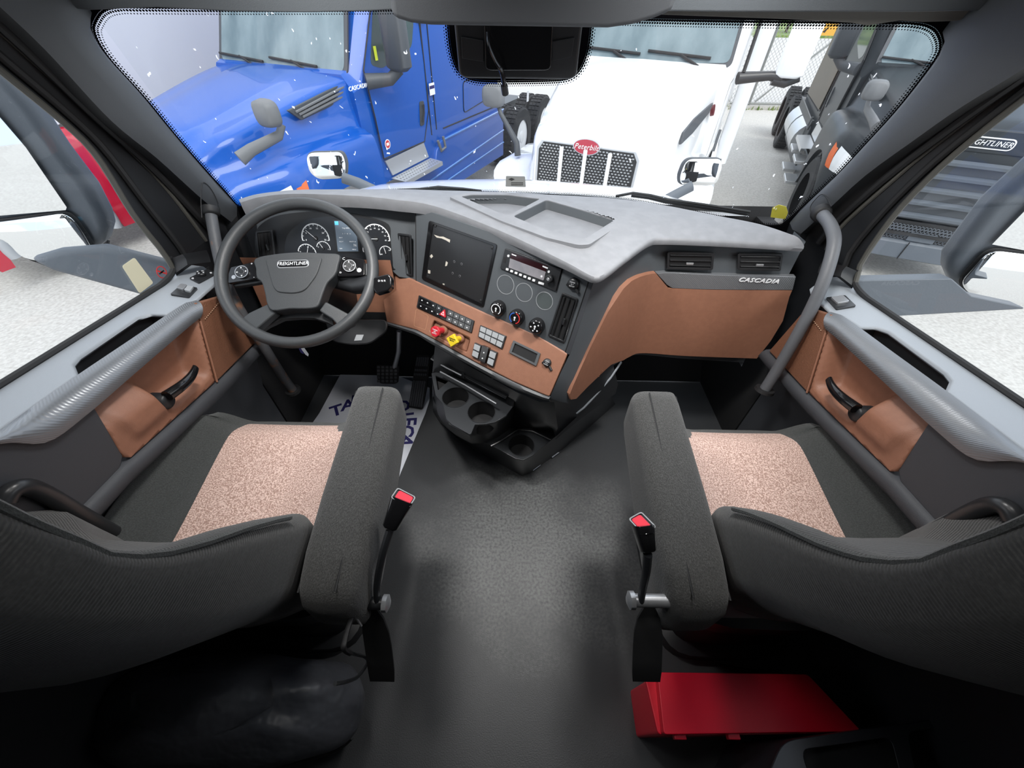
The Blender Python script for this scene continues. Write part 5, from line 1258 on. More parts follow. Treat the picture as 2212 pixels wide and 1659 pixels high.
# ================================================================ outside: ground, trucks, fence
GZ = -1.25
YAW = rad(23); Tu = V((math.sin(YAW), math.cos(YAW), 0)); Tr = V((math.cos(YAW), -math.sin(YAW), 0))
mat('concrete', (0.36, 0.345, 0.32), 0.9, bump=0.4, bscale=120, bdist=.006, vcol=(0.50, 0.485, 0.455), vscale=28, vpos=(.3, .7))
mat('asphalt_road', (0.42, 0.41, 0.40), 0.9, bump=0.3, bscale=60)
mat('blue_paint', (0.001, 0.075, 0.38), 0.3, coat=0.55, spec=0.3)
mat('blue_trim', (0.02, 0.16, 0.50), 0.25, coat=1.0)
mat('white_paint', (0.86, 0.87, 0.88), 0.3, coat=1.0)
mat('dark_paint', (0.026, 0.030, 0.034), 0.35, spec=.22)
mat('bronze_reflection_tone', (0.10, 0.08, 0.055), 0.4, spec=.2)  # tone of a brown reflection, painted on the dark truck
mat('red_paint', (0.42, 0.008, 0.03), 0.25, coat=1.0)
mat('grey_plastic', (0.14, 0.145, 0.15), 0.55, bump=.2, bscale=300)
mat('dark_plastic', (0.05, 0.055, 0.062), 0.5, bump=.2, bscale=300)
mat('slate_plastic', (0.10, 0.115, 0.135), 0.5, bump=.2, bscale=200)
mat('tyre', (0.02, 0.02, 0.021), 0.8, bump=.4, bscale=60, bdist=.01)
mat('cab_glass', (0.085, 0.13, 0.15), 0.06, vcol=(0.20, 0.26, 0.28), vscale=1.6, vpos=(.3, .75), stretch=(2.5, 2.5, .4))
mat('side_window', (0.05, 0.08, 0.075), 0.06)
mat('alu', (0.62, 0.63, 0.64), 0.35, metal=.7)
mat('mirror', (0.85, 0.86, 0.87), 0.02, metal=1.0)
mat('lamp_clear', (0.75, 0.77, 0.78), 0.1, coat=1.0)
mat('lamp_amber', (0.65, 0.12, 0.02), 0.2)
mat('grass_green', (0.10, 0.19, 0.03), 0.9, vcol=(.25, .28, .10), vscale=3)
mat('leaf_green', (0.06, 0.13, 0.03), 0.7, vcol=(.13, .22, .06), vscale=8)
mat('bark', (0.10, 0.07, 0.05), 0.9)
mat('fence_steel', (0.22, 0.23, 0.22), 0.5, metal=.4)
mat('amber_sign', (0.62, 0.33, 0.04), 0.5)
mat('silver_paint', (0.55, 0.56, 0.60), 0.35, coat=.5)
class LS:
    """upright plane along a truck: s out from its centre line, (a, b) = metres behind the bumper, height over ground"""
    def __init__(s, O, off, sg=1): s.O = V((O[0], O[1], GZ)); s.s = off; s.sg = sg
    def pt(s, a, b, off=0.0): return s.O + Tr * (s.sg * (s.s + off)) + Tu * a + V((0, 0, b))
    def hit(s, u, v):
        o = s.O + Tr * (s.sg * s.s); r = ray(u, v); k = (o - CAM).dot(Tr) / r.dot(Tr); p = CAM + r * k - s.O; return (p.dot(Tu), p.z)
    def px(s, u, v, off=0.0): return s.pt(*s.hit(u, v), off)
    def frame(s, a): return None, Tu * s.sg, Tr * s.sg
class LF:
    """upright plane across a truck: (a, b) = metres to its driver side, height"""
    def __init__(s, O, back, rake=0.0, z0=0.0): s.O = V((O[0], O[1], GZ)); s.b = back; s.rk = rake; s.z0 = z0
    def pt(s, a, b, off=0.0): return s.O + Tr * a + Tu * (s.b - off + s.rk * (b - s.z0)) + V((0, 0, b))
    def hit(s, u, v):
        n = (V((0, 0, 1)) + Tu * s.rk).cross(Tr); o = s.O + Tu * (s.b - s.rk * s.z0); r = ray(u, v); k = (o - CAM).dot(n) / r.dot(n); p = CAM + r * k - s.O; return (p.dot(Tr), p.z)
    def px(s, u, v, off=0.0): return s.pt(*s.hit(u, v), off)
    def frame(s, a): return None, Tr, Tu * -1
def LC(O, s, b, z): return V((O[0], O[1], GZ)) + Tr * s + Tu * b + V((0, 0, z))
# ground
m = MB(); m.abox(-40, 40, -12, 15.3, GZ - .1, GZ); gr_ = m.build('ground', 'concrete'); tag(gr_, kind='structure')
m = MB(); m.abox(-60, 90, 15.3, 44, GZ - .14, GZ - .04); tag(m.build('road', 'asphalt_road'), kind='structure')
m = MB(); m.abox(-60, 90, 15.25, 15.65, GZ - .05, GZ + .1); tag(m.build('kerb', 'concrete'), kind='structure')
m = MB(); m.abox(-80, 110, 44, 75, GZ - .1, GZ + .12); tag(m.build('verge_lawn', 'grass_green'), kind='structure')
# weeds along the kerb
m = MB(); random.seed(3)
for k in range(260):
    x = random.uniform(4, 12); y = 15.2 + random.uniform(-.06, .06); z = GZ; hh = random.uniform(.05, .16); a = random.uniform(0, 6.28); d = V((math.cos(a), math.sin(a), 0)) * .02
    t_ = V((x, y, z + hh)) + V((random.uniform(-.05, .05), random.uniform(-.05, .05), 0)); m.add([V((x, y, z)) - d, V((x, y, z)) + d, t_], [(0, 1, 2)])
w_ = m.build('weeds', 'grass_green'); tag(w_, 'green weeds growing along the kerb below the fence', 'weeds', kind='stuff')

# ---------------------------------------------------------------- wheels
def wheel(parent, c, r, w, rim=True, hub='alu', dual=False):
    e = empty('road_wheel', c - V((0, 0, r)), parent); ax = Tr
    MB().lathe([(r * .58, -w / 2), (r * .93, -w / 2), (r, -w / 2 + .03), (r, w / 2 - .03), (r * .93, w / 2), (r * .58, w / 2)], c, ax, 36, cap=False).build('tyre', 'tyre', e, smooth=40)
    m = MB()
    for k in range(36):
        a = 2 * math.pi * k / 36; d = V((0, 0, 1)) * math.cos(a) + Tu * math.sin(a); t = Tu * math.cos(a) - V((0, 0, 1)) * math.sin(a)
        for j in (-1, 0, 1): m.box(c + d * (r + .004) + ax * (j * w * .3), (ax, t, d), (w * .24, r * .11, .02))
    m.build('tread', 'tyre', e)
    MB().lathe([(r * .60, w / 2 - .02), (r * .56, w / 2 - .03), (r * .50, w / 2 - .10), (r * .22, w / 2 - .08), (r * .2, w / 2 - .01), (r * .05, w / 2)], c, ax, 28).build('rim', hub, e, smooth=40)
    return e
# ---------------------------------------------------------------- aero conventional tractor (blue one and dark one)
def tractor(O, paint, label, sides, front=False, face=None):
    t = empty('semi_truck', LC(O, 0, 2.0, 0)); tag(t, label, 'truck', group='parked semi trucks')
    NB = 28
    def prof(b):
        f = min(max(b / 1.65, 0), 1)
        ssh = lerp(.74, .98, f ** .8); zsh = lerp(1.66, 1.985, ss(-.25, 1.05, f) * .55 + f * .45)
        nose = 1 - ss(-.1, .28, b); zsh -= .10 * nose * nose; ssh -= .10 * nose
        zf = interp([(-.2, 1.28), (0, 1.40), (.5, 1.50), (1.1, 1.53), (1.5, 1.52), (1.75, 1.46)], b)
        return ssh, zsh, zf
    def exf(b): return 1.20 - .34 * (1 - ss(-.2, .65, b)) ** 1.3
    def arch(b):
        d = b - 1.0; return .52 + math.sqrt(max(.60 ** 2 - d * d, 0)) if abs(d) < .60 else .50
    rows = []
    for i in range(NB + 1):
        b = lerp(-.12, 1.66, i / NB); ssh, zsh, zf = prof(b); cr = .06
        half = [(0, zsh + cr), (ssh * .3, zsh + cr * .95), (ssh * .52, zsh + cr * .86), (ssh * .56, zsh + cr * .70), (ssh * .8, zsh + cr * .42), (ssh * .95, zsh + .012), (ssh, zsh - .01), (ssh + .012, zsh - .05), (ssh + .03, lerp(zsh, zf, .5)), (ssh + .06, zf + .07), (ssh + .12, zf + .02)]
        ex = exf(b)
        half += [(lerp(ssh + .12, ex, .45), zf + .01), (lerp(ssh + .12, ex, .8), zf - .03), (ex, zf - .11), (ex + .015, zf - .22)]
        zb = min(max(arch(b), .5), zf - .25); half += [(ex + .02, lerp(zf - .22, zb, .5)), (ex + .01, zb), (ex - .06, zb)]
        rows.append([LC(O, -s, b, z) for s, z in reversed(half[1:])] + [LC(O, s, b, z) for s, z in half])
    MB().grid(rows).build('hood', paint, t, smooth=50)
    # front closing skin
    m = MB(); r0 = rows[0]; m.grid([r0, [p - Tu * .02 + V((0, 0, -.12)) * (1 if p.z > GZ + 1.2 else 0) for p in r0], [V((p.x, p.y, GZ + .45)) - Tu * .02 for p in r0]]); m.build('nose', paint, t, smooth=50)
    # cab body
    def sec(b, hw, zt, zb): return [LC(O, -hw, b, zb), LC(O, -hw, b, zt - .15), LC(O, -hw + .12, b, zt), LC(O, hw - .12, b, zt), LC(O, hw, b, zt - .15), LC(O, hw, b, zb)]
    m = MB(); m.loft([sec(1.62, 1.06, 2.02, .9), sec(1.75, 1.075, 2.06, .9), sec(2.30, 1.085, 2.95, .9), sec(2.6, 1.09, 3.1, .9), sec(5.2, 1.09, 3.6, .9)]); m.build('cab', paint, t, smooth=30)
    # windshield
    SWd = LF(O, 1.70, rake=.52, z0=2.0)
    wo = [(-.93, 2.03), (-.5, 2.0), (0, 1.99), (.5, 2.0), (.93, 2.03), (.86, 2.84), (.4, 2.90), (-.4, 2.90), (-.86, 2.84)]
    panel('windshield_frame', SWd, rnd([(a * 1.05, b + (.03 if b > 2.4 else -.04)) for a, b in wo], .08), 'dark_plastic', t, th=.02, off=.0)
    panel('windshield', SWd, rnd(wo, .08), 'cab_glass', t, th=.004, off=.02)
    for s0 in (-.55, .25):
        MB().tube([SWd.pt(s0 + .25, 2.00, .05), SWd.pt(s0 - .05, 2.09, .05)], .012, 6).build('wiper', 'rubber', t)
        MB().tube([SWd.pt(s0 - .38, 2.10, .045), SWd.pt(s0 + .32, 2.06, .045)], .013, 6).build('wiper_blade', 'rubber', t)
    for sg in sides:
        S = LS(O, 1.09, sg); nm = lambda *a: None
        # A-pillar cover and door
        dp = [(1.80, 2.05), (1.83, 1.60), (1.84, 1.18), (2.76, 1.17), (2.95, 1.5), (2.98, 2.0), (2.95, 2.9), (2.35, 2.9)]
        d_ = panel('cab_door', S, dp, paint, t, th=.015, bevel=.006)
        panel('door_window', S, rnd([(1.93, 2.08), (2.12, 2.03), (2.75, 2.17), (2.86, 2.4), (2.80, 2.85), (2.30, 2.85)], .06), 'side_window', d_, th=.004, off=.014)
        MB().tube([S.pt(a, b, .018) for a, b in dp + dp[:1]], .008, 5).build('door_gap', 'seam_line', d_)
        panel('handle_plate', S, rnd([(2.70, 1.36), (2.80, 1.36), (2.86, 1.62), (2.76, 1.63)], .03), 'dark_plastic', d_, th=.012, off=.014, bevel=.004)
        MB().tube([S.pt(2.74, 1.40, .045), S.pt(2.78, 1.50, .055), S.pt(2.81, 1.59, .045)], .012, 6).build('door_handle', 'satin_black', d_)
        # sleeper trim, locker, seams
        for pts in ([(2.98, 1.2), (3.02, 2.9)], [(3.12, 1.24), (3.18, 2.9)], [(3.3, 1.22), (5.2, 1.20)]):
            MB().tube([S.pt(a, b, .002) for a, b in pts], .009, 5).build('body_gap', 'seam_line', t)
        panel('locker_door', S, rnd([(3.95, 1.30), (4.75, 1.36), (4.8, 1.72), (3.98, 1.68)], .06), paint, t, th=.006, bevel=.003)
        MB().tube([S.pt(a, b, .006) for a, b in rnd([(3.95, 1.30), (4.75, 1.36), (4.8, 1.72), (3.98, 1.68)], .06) + [(3.95, 1.36)]], .006, 5).build('body_gap', 'seam_line', t)
        # side fairing with its bright edges
        panel('side_fairing', S, [(3.15, 1.10), (5.35, 1.13), (5.35, .37), (1.75, .40), (1.62, .62), (1.72, .80), (2.9, .80), (3.0, 1.0)], paint, t, th=.07, off=-.02, bevel=.02)
        for pts in ([(3.2, 1.10), (5.33, 1.125)], [(2.5, .66), (5.33, .80)], [(2.6, .52), (5.33, .60)]):
            MB().tube([S.pt(a, b, .055) for a, b in pts], .014, 6).build('fairing_edge', 'blue_trim' if paint == 'blue_paint' else 'dark_paint', t)
        panel('step_well', S, [(1.86, 1.15), (2.74, 1.16), (2.82, .96), (1.95, .96)], 'alu', t, th=.02, off=-.005)
        sp = MB(); sp.add([S.pt(1.90, .94, .02), S.pt(2.85, .94, .02), S.pt(2.85, .92, .22), S.pt(1.92, .92, .22), S.pt(1.92, .87, .22), S.pt(2.85, .87, .22)], [(0, 1, 2, 3), (3, 2, 5, 4)]); st_ = sp.build('step_tread', 'alu', t, smooth=0)
        for k in range(16):
            for j in range(3):
                MB().lathe([(.016, 0), (.012, .006)], S.pt(1.97 + k * .054, .933 - .006 * j, .06 + j * .055), (0, 0, 1), 6).build('grip_stud', 'grey_plastic', st_) if sg == 1 else None
        MB().tube([S.pt(3.05, 1.12, .05), S.pt(3.10, .98, .06), S.pt(3.22, 1.0, .06), S.pt(3.2, 1.14, .05)], .022, 6).build('fairing_bracket', 'grey_plastic', t)
        # hood intake vent
        SV = LS(O, 1.0, sg)
        vo = [LS(OB, 1.0).hit(*p_) for p_ in ((627, 240), (657, 261), (755, 214), (749, 178))]
        v_ = panel('hood_vent', SV, vo, 'dark_plastic', t, th=.03, off=-.06, bevel=.008)
        for k in range(3):
            f = .25 + k * .25; MB().tube([SV.pt(lerp(vo[0][0], vo[1][0], f) + .05, lerp(vo[0][1], vo[1][1], f), -.026), SV.pt(lerp(vo[3][0], vo[2][0], f) - .03, lerp(vo[3][1], vo[2][1], f), -.026)], .012, 6).build('vent_bar', 'grey_plastic', v_)
        m = MB()
        for k in range(34):
            a = .92 + k * .019; m.box(SV.pt(a, lerp((vo[0][1] + vo[1][1]) / 2, (vo[2][1] + vo[3][1]) / 2, (a - vo[0][0]) / (vo[3][0] - vo[0][0])), -.026), (Tu, V((0, 0, 1)), Tr), (.010, .06, .004))
        m.build('vent_mesh', 'rubber', v_)
        # door mirror
        m_ = empty('door_mirror', S.pt(1.95, 1.95), t)
        MB().tube([S.pt(1.80, 1.95, .02), S.pt(2.0, 1.96, .20), S.pt(2.06, 2.05, .30)], [.075, .06, .055], 10).build('mirror_arm', 'dark_plastic', m_, smooth=60)
        MB().loft([[S.pt(2.05 + .10 * math.copysign(abs(math.sin(q)) ** .6, math.sin(q)) * k, z, .31 + .13 * k * math.copysign(abs(math.cos(q)) ** .6, math.cos(q))) for q in [2 * math.pi * j / 20 for j in range(20)]] for z, k in ((2.03, .6), (2.07, 1), (2.75, 1.0), (2.80, .6))]).build('mirror_housing', 'dark_plastic', m_, smooth=50)
        # hood mirror on its arm
        hm = empty('hood_mirror', S.pt(.2, 1.5), t); _hc = LS(OB, 1.11).hit(577, 245)
        _h = LS(OB, 1.05); MB().tube([_h.__class__(O, 1.0, sg).pt(*_h.hit(527, 345)), _h.__class__(O, 1.04, sg).pt(*_h.hit(545, 324)), _h.__class__(O, 1.08, sg).pt(*_h.hit(598, 292)), _h.__class__(O, 1.09, sg).pt(*_h.hit(602, 268))], [.06, .05, .042, .035], 10, flat=.6).build('mirror_arm', 'grey_plastic', hm, smooth=60)
        MB().loft([[S.pt(_hc[0] + dx, _hc[1] + .105 * math.copysign(abs(math.sin(q)) ** .6, math.sin(q)) * k, .02 + .115 * k * math.copysign(abs(math.cos(q)) ** .6, math.cos(q))) for q in [2 * math.pi * j / 20 for j in range(20)]] for dx, k in ((-.07, .7), (-.05, .92), (.03, 1), (.05, .9))]).build('mirror_housing', 'grey_plastic', hm, smooth=50)
        # headlamp
        SHd = LS(O, 1.07, sg)
        hl = [[LC(O, sg * (exf(b) + .018 + .02 * math.sin(math.pi * j / 4)), b, lerp(lerp(1.02, 1.06, b / .4), lerp(1.22, 1.34, b / .4), j / 4)) for j in range(5)] for b in (-.1, .0, .1, .2, .3, .36)]
        MB().grid(hl).build('headlamp', 'lamp_clear', t, smooth=60)
        hl = [[LC(O, sg * (exf(b) + .018 + .02 * math.sin(math.pi * j / 4)), b + .05 * j / 4, lerp(1.06, 1.34, j / 4)) for j in range(5)] for b in (.36, .42, .47)]
        MB().grid(hl).build('marker_lamp', 'lamp_amber', t, smooth=60)
        wheel(t, LC(O, sg * 1.06, 1.0, .52), .51, .30)
        for b in (6.15, 7.45):
            for s_ in (.74, 1.07): wheel(t, LC(O, sg * s_, b, .52), .51, .27, hub='white_paint')
    # rear frame
    m = MB(); m.box(LC(O, 0, 6.2, .75), (Tr, Tu, V((0, 0, 1))), (.85, 3.6, .28)); m.build('chassis', 'dark_plastic', t)
    MB().box(LC(O, 0, 6.6, 1.08), (Tr, Tu, V((0, 0, 1))), (.9, .9, .12)).build('fifth_wheel', 'dark_plastic', t, bevel=.03)
    return t
OB = (-3.387, 4.071); OD = (5.10, 4.90)
blue = tractor(OB, 'blue_paint', 'glossy blue semi truck with grey hood mirror, seen through the windshield', (1,))
S = LS(OB, 1.105)
text('badge_lettering', 'CASCADIA', S, *S.hit(771, 188), .055, 'badge_white', blue, off=.02, shear=.25, sx=1.15, ext=.004)
a, b_ = S.hit(931, 192); st = panel('door_sticker', S, rect(a, b_, .13, .13), 'white_paint', blue, th=.002, off=.016); panel('sticker_print', S, rect(a, b_ + .02, .12, .035), 'navy_print', st, th=.001, off=.018)
a, b_ = S.hit(835, 311); st = panel('round_decal', S, circ(a, b_, .052, 24), 'white_paint', blue, th=.002, off=.016); panel('decal_print', S, circ(a, b_, .042, 24), 'red_print', st, th=.001, off=.018); panel('decal_center', S, rect(a, b_, .05, .03), 'white_paint', st, th=.001, off=.019)
a, b_ = S.hit(808, 115); panel('window_sticker', S, rect(a, b_, .045, .12), mat('lime_tag', (.65, .75, .03), .6), blue, th=.002, off=.02)
Sx_ = LS(OB, 1.1); a, b_ = Sx_.hit(906, 38); panel('roof_marker', Sx_, rect(a, b_, .18, .09), 'rubber', blue, th=.004, off=.016)
# white tags on the tyres
for u, v in ((1086, 207), (1140, 208)):
    S = LS(OB, 1.23); a, b_ = S.hit(u, v); panel('tyre_tag', S, rect(a, b_, .10, .17), 'white_paint', blue, th=.003)

dark = tractor(OD, 'dark_paint', 'dark grey semi truck with a louvred grille, outside the passenger door', (-1,))
# its grille: louvres across the nose, badge, mesh and bumper
SF = LF(OD, -.16, rake=.10, z0=1.0)
panel('grille_field', SF, [(-.80, .78), (.80, .78), (.72, 1.66), (-.72, 1.66)], 'dark_plastic', dark, th=.02)
for k, z in enumerate((.84, .98, 1.12, 1.26, 1.40)):
    hw = lerp(.62, .70, k / 4)
    sl = MB(); prof_ = ((0.02, -.035), (.075, -.03), (.085, .0), (.03, .02))
    sl.loft([[SF.pt(s, z + dz - .03 * (abs(s) / hw) ** 4, d) for d, dz in prof_] for s in [lerp(-hw, hw, i / 16) for i in range(17)]]); sl.build('grille_louvre', 'slate_plastic', dark, smooth=40)
for s in (-.72, .72): MB().tube([SF.pt(s * .98, .80, .03), SF.pt(s * .95, 1.5, .03)], .035, 8).build('grille_post', 'slate_plastic', dark)
panel('nose_band', SF, [(-.80, 1.50), (.80, 1.50), (.74, 1.72), (-.74, 1.72)], 'dark_paint', dark, th=.04, bevel=.02)
bd = panel('badge', SF, rnd(rect(-.03, 1.60, .50, .105), .052, 8), 'white_paint', dark, th=.01, off=.04); panel('badge_field', SF, rnd(rect(-.03, 1.60, .475, .084), .042, 8), 'dark_paint', bd, th=.004, off=.049)
text('badge_lettering', 'FREIGHTLINER', SF, -.03, 1.60, .068, 'white_paint', bd, off=.056, shear=.2, sx=.98, ext=.003)
SG = LF(OD, -.20); m = MB()
for j in range(5):
    for k in range(52):
        a = -1.0 + k * .039 + (.0195 if j % 2 else 0); z = .70 - j * .033
        if -.10 < a < .18 and j > 1: continue
        for q in range(6):
            p0 = (a + .017 * math.cos(q * 1.0472), z + .019 * math.sin(q * 1.0472)); p1 = (a + .017 * math.cos((q + 1) * 1.0472), z + .019 * math.sin((q + 1) * 1.0472))
            m.tube([SG.pt(*p0, .02), SG.pt(*p1, .02)], .0035, 3, cap=False)
tag(m.build('bumper_mesh', 'slate_plastic', dark), kind='stuff')
panel('mesh_back', SG, [(-1.05, .54), (1.05, .54), (1.05, .76), (-1.05, .76)], 'rubber', dark, th=.01)
panel('bumper_blade', SG, [(-1.15, .60), (1.15, .60), (1.15, .635), (-1.15, .635)], 'rubber', dark, th=.05, off=0)
panel('sensor_plate', SG, rnd([(-.10, .54), (.18, .54), (.18, .64), (-.10, .64)], .01), 'slate_plastic', dark, th=.03, bevel=.004)
bm_ = MB(); bm_.loft([[LC(OD, s, b - .22 + .10 * (abs(s) / 1.2) ** 3, z) for b, z in ((0.02, .30), (-.02, .32), (-.02, .50), (.02, .54), (.2, .54), (.2, .30))] for s in [lerp(-1.2, 1.2, i / 20) for i in range(21)]]); bm_.build('bumper', 'slate_plastic', dark, smooth=40)
MB().tube([LC(OD, -.05, -.245, .31), LC(OD, -.05, -.25, .53)], .006, 5).build('bumper_gap', 'seam_line', dark)
S = LS(OD, 1.10, -1)
panel('painted_reflection', S, [(3.2, 1.25), (5.2, 1.22), (5.2, 2.9), (3.2, 2.9)], 'bronze_reflection_tone', dark, th=.008)  # brownish reflection on the sleeper side, painted as a flat sheet
for z in (.45, .75): 
    for b in (2.0, 2.7):
        m = MB(); m.box(S.pt(b, z, .12), (Tu, Tr, V((0, 0, 1))), (.45, .22, .05)); e_ = m.build('step_tread', 'alu', dark, bevel=.01)
for b in (3.6, 4.6):
    MB().lathe([(.30, -.0), (.30, .9)], S.pt(b - .2, .72, -.12), Tu, 20).build('fuel_tank', 'alu', dark, smooth=40)

# ---------------------------------------------------------------- white conventional truck with the oval badge
OW = (0.64, 3.90)
wt = empty('semi_truck', LC(OW, 0, 2, 0)); tag(wt, 'white semi truck with a red oval badge over its mesh grille', 'truck', group='parked semi trucks')
rows = []
for i in range(25):
    b = lerp(.0, 2.12, i / 24); f = b / 2.12
    sh = lerp(.52, .93, f ** .75); zc = lerp(1.70, 2.08, f ** .8) - .10 * (1 - ss(0, .25, b)) ** 2
    zf = interp([(0, 1.0), (.2, 1.25), (.6, 1.38), (1.2, 1.36), (1.7, 1.25), (2.12, 1.2)], b)
    zc += .06 * (1 - ss(0, .5, b)); half = [(0, zc + .05), (sh * .4, zc + .045), (sh * .75, zc + .02), (sh * .95, zc - .02), (sh, zc - .09), (sh + .015, zc - .25), (sh + .03, zf + .12), (sh + .09, zf + .03)]
    ex = 1.16 - .22 * (1 - ss(0, .5, b)) - .08 * ss(1.5, 2.1, b)
    za = .52 + math.sqrt(max(.6 ** 2 - (b - 1.0) ** 2, 0)) if abs(b - 1.0) < .6 else .5
    zb = min(max(za, .5), zf - .16)
    half += [(lerp(sh + .09, ex, .6), zf + .0), (ex, zf - .08), (ex + .015, lerp(zf - .08, zb, .5)), (ex, zb)]
    rows.append([LC(OW, -s, b, z) for s, z in reversed(half[1:])] + [LC(OW, s, b, z) for s, z in half])
MB().grid(rows).build('hood', 'white_paint', wt, smooth=50)
m = MB(); r0 = rows[0]; m.grid([r0, [V((p.x, p.y, lerp(p.z, GZ + .5, .5))) - Tu * .02 for p in r0], [V((p.x, p.y, GZ + .4)) for p in r0]]); m.build('nose', 'white_paint', wt, smooth=50)
SGW = LF(OW, -.02, rake=.06, z0=1.4)
gq = [(-.44, .85), (.44, .85), (.45, 1.66), (.41, 1.72), (-.41, 1.72), (-.45, 1.66)]
gr = empty('grille', SGW.pt(0, .85), wt)
panel('grille_surround', SGW, [(a * 1.10, b + (.03 if b > 1.5 else -.03)) for a, b in gq], 'white_paint', gr, th=.03, bevel=.012)
panel('grille_crown', SGW, [(a * 1.05, b + (.015 if b > 1.5 else -.03)) for a, b in gq], 'alu', gr, th=.035, bevel=.006)
panel('grille_back', SGW, gq, 'rubber', gr, th=.04)
m = MB()
for j in range(38):
    for k in range(28):
        a = -.42 + k * .031 + (.0155 if j % 2 else 0); z = .87 + j * .0225
        if abs(a) < .43: m.box(SGW.pt(a, z, .044), ((Tr + V((0, 0, .0))).normalized(), V((0, 0, 1)), Tu), (.017, .009, .006))
tag(m.build('grille_mesh', 'alu', gr, smooth=0), kind='stuff')
for a in (-.22, 0, .22): MB().box(SGW.pt(a, 1.28, .055), (Tr, V((0, 0, 1)), Tu), (.035, .86, .02)).build('grille_bar', 'white_paint', gr, bevel=.006)
bd = panel('oval_badge', SGW, circ(0, 1.73, .125, 32, ry=.066), 'chrome', wt, th=.02, off=.05, bevel=.006)
panel('badge_field', SGW, circ(0, 1.73, .113, 32, ry=.056), 'red_paint', bd, th=.004, off=.07)
text('badge_lettering', 'Peterbilt', SGW, 0, 1.73, .058, 'white_paint', bd, off=.076, shear=.3, ext=.003)
em = MB(); q0 = LC(OW, 0, .22, 1.80)
for s in (-1, 1): em.add([q0, q0 + Tr * (s * .06) + Tu * .06 + V((0, 0, .035)), q0 + Tr * (s * .025) + Tu * .09 + V((0, 0, .02))], [(0, 1, 2)])
em.add([q0 - Tu * .03, q0 + Tr * .018 + Tu * .05 + V((0, 0, .03)), q0 - Tr * .018 + Tu * .05 + V((0, 0, .03))], [(0, 1, 2)]); em.build('hood_ornament', 'chrome', wt)
SV = LS(OW, .90)
for sg in (1,):
    _a, _b, _c = LC(OW, .70, .45, 1.50), LC(OW, .90, 1.80, 1.80), LC(OW, .62, .45, 1.72)
    SHs = Flat(_a, _b - _a, _c - _a)
    if SHs.Nn.dot(CAM - _a) < 0: SHs = Flat(_a, _a - _b, _c - _a)
    panel('hood_vent', SHs, pxs(SHs, [(1461, 314), (1466, 288), (1490, 258), (1531, 224), (1522, 246), (1486, 290)]), 'dark_plastic', wt, th=.03, off=.02, bevel=.006)
    cq = SHs.hit(1532, 240); panel('oval_emblem', SHs, [(cq[0] + p[0] * .8 - p[1] * .6, cq[1] + p[0] * .6 + p[1] * .8) for p in circ(0, 0, .06, 20, ry=.03)], mat('dark_red_emblem', (.10, .01, .015), .3), wt, th=.03, off=.02)
    SV2 = LS(OW, 1.04); panel('fender_vent', SV2, [(1.62, 1.42), (1.80, 1.60), (1.84, 1.50), (1.74, 1.40)], 'dark_plastic', wt, th=.03, bevel=.004)
    panel('step_opening', LS(OW, 1.16), [(1.72, 1.10), (2.1, 1.12), (2.1, 1.24), (1.75, 1.22)], 'rubber', wt, th=.03)
def sec(b, hw, zt, zb): return [LC(OW, -hw, b, zb), LC(OW, -hw, b, zt - .12), LC(OW, -hw + .12, b, zt), LC(OW, hw - .12, b, zt), LC(OW, hw, b, zt - .12), LC(OW, hw, b, zb)]
MB().loft([sec(2.08, 1.0, 2.10, .6), sec(2.2, 1.02, 2.14, .6), sec(2.75, 1.05, 3.0, .6), sec(3.2, 1.09, 3.2, .6), sec(5.4, 1.09, 3.7, .6)]).build('cab', 'white_paint', wt, smooth=30)
SWd = LF(OW, 2.16, rake=.55, z0=2.1)
wo = [(-.92, 2.14), (0, 2.09), (.92, 2.14), (.88, 2.86), (0, 2.92), (-.88, 2.86)]
panel('windshield_frame', SWd, rnd([(a * 1.04, b + (.03 if b > 2.4 else -.035)) for a, b in wo], .06), 'dark_plastic', wt, th=.02)
panel('windshield', SWd, rnd(wo, .06), 'cab_glass', wt, th=.004, off=.02)
for s0 in (-.40, .38):
    MB().tube([SWd.pt(s0 + .28, 2.08, .05), SWd.pt(s0 + .02, 2.18, .05)], .014, 6).build('wiper', 'rubber', wt)
    MB().tube([SWd.pt(s0 - .36, 2.20, .045), SWd.pt(s0 + .34, 2.17, .045)], .014, 6).build('wiper_blade', 'rubber', wt)
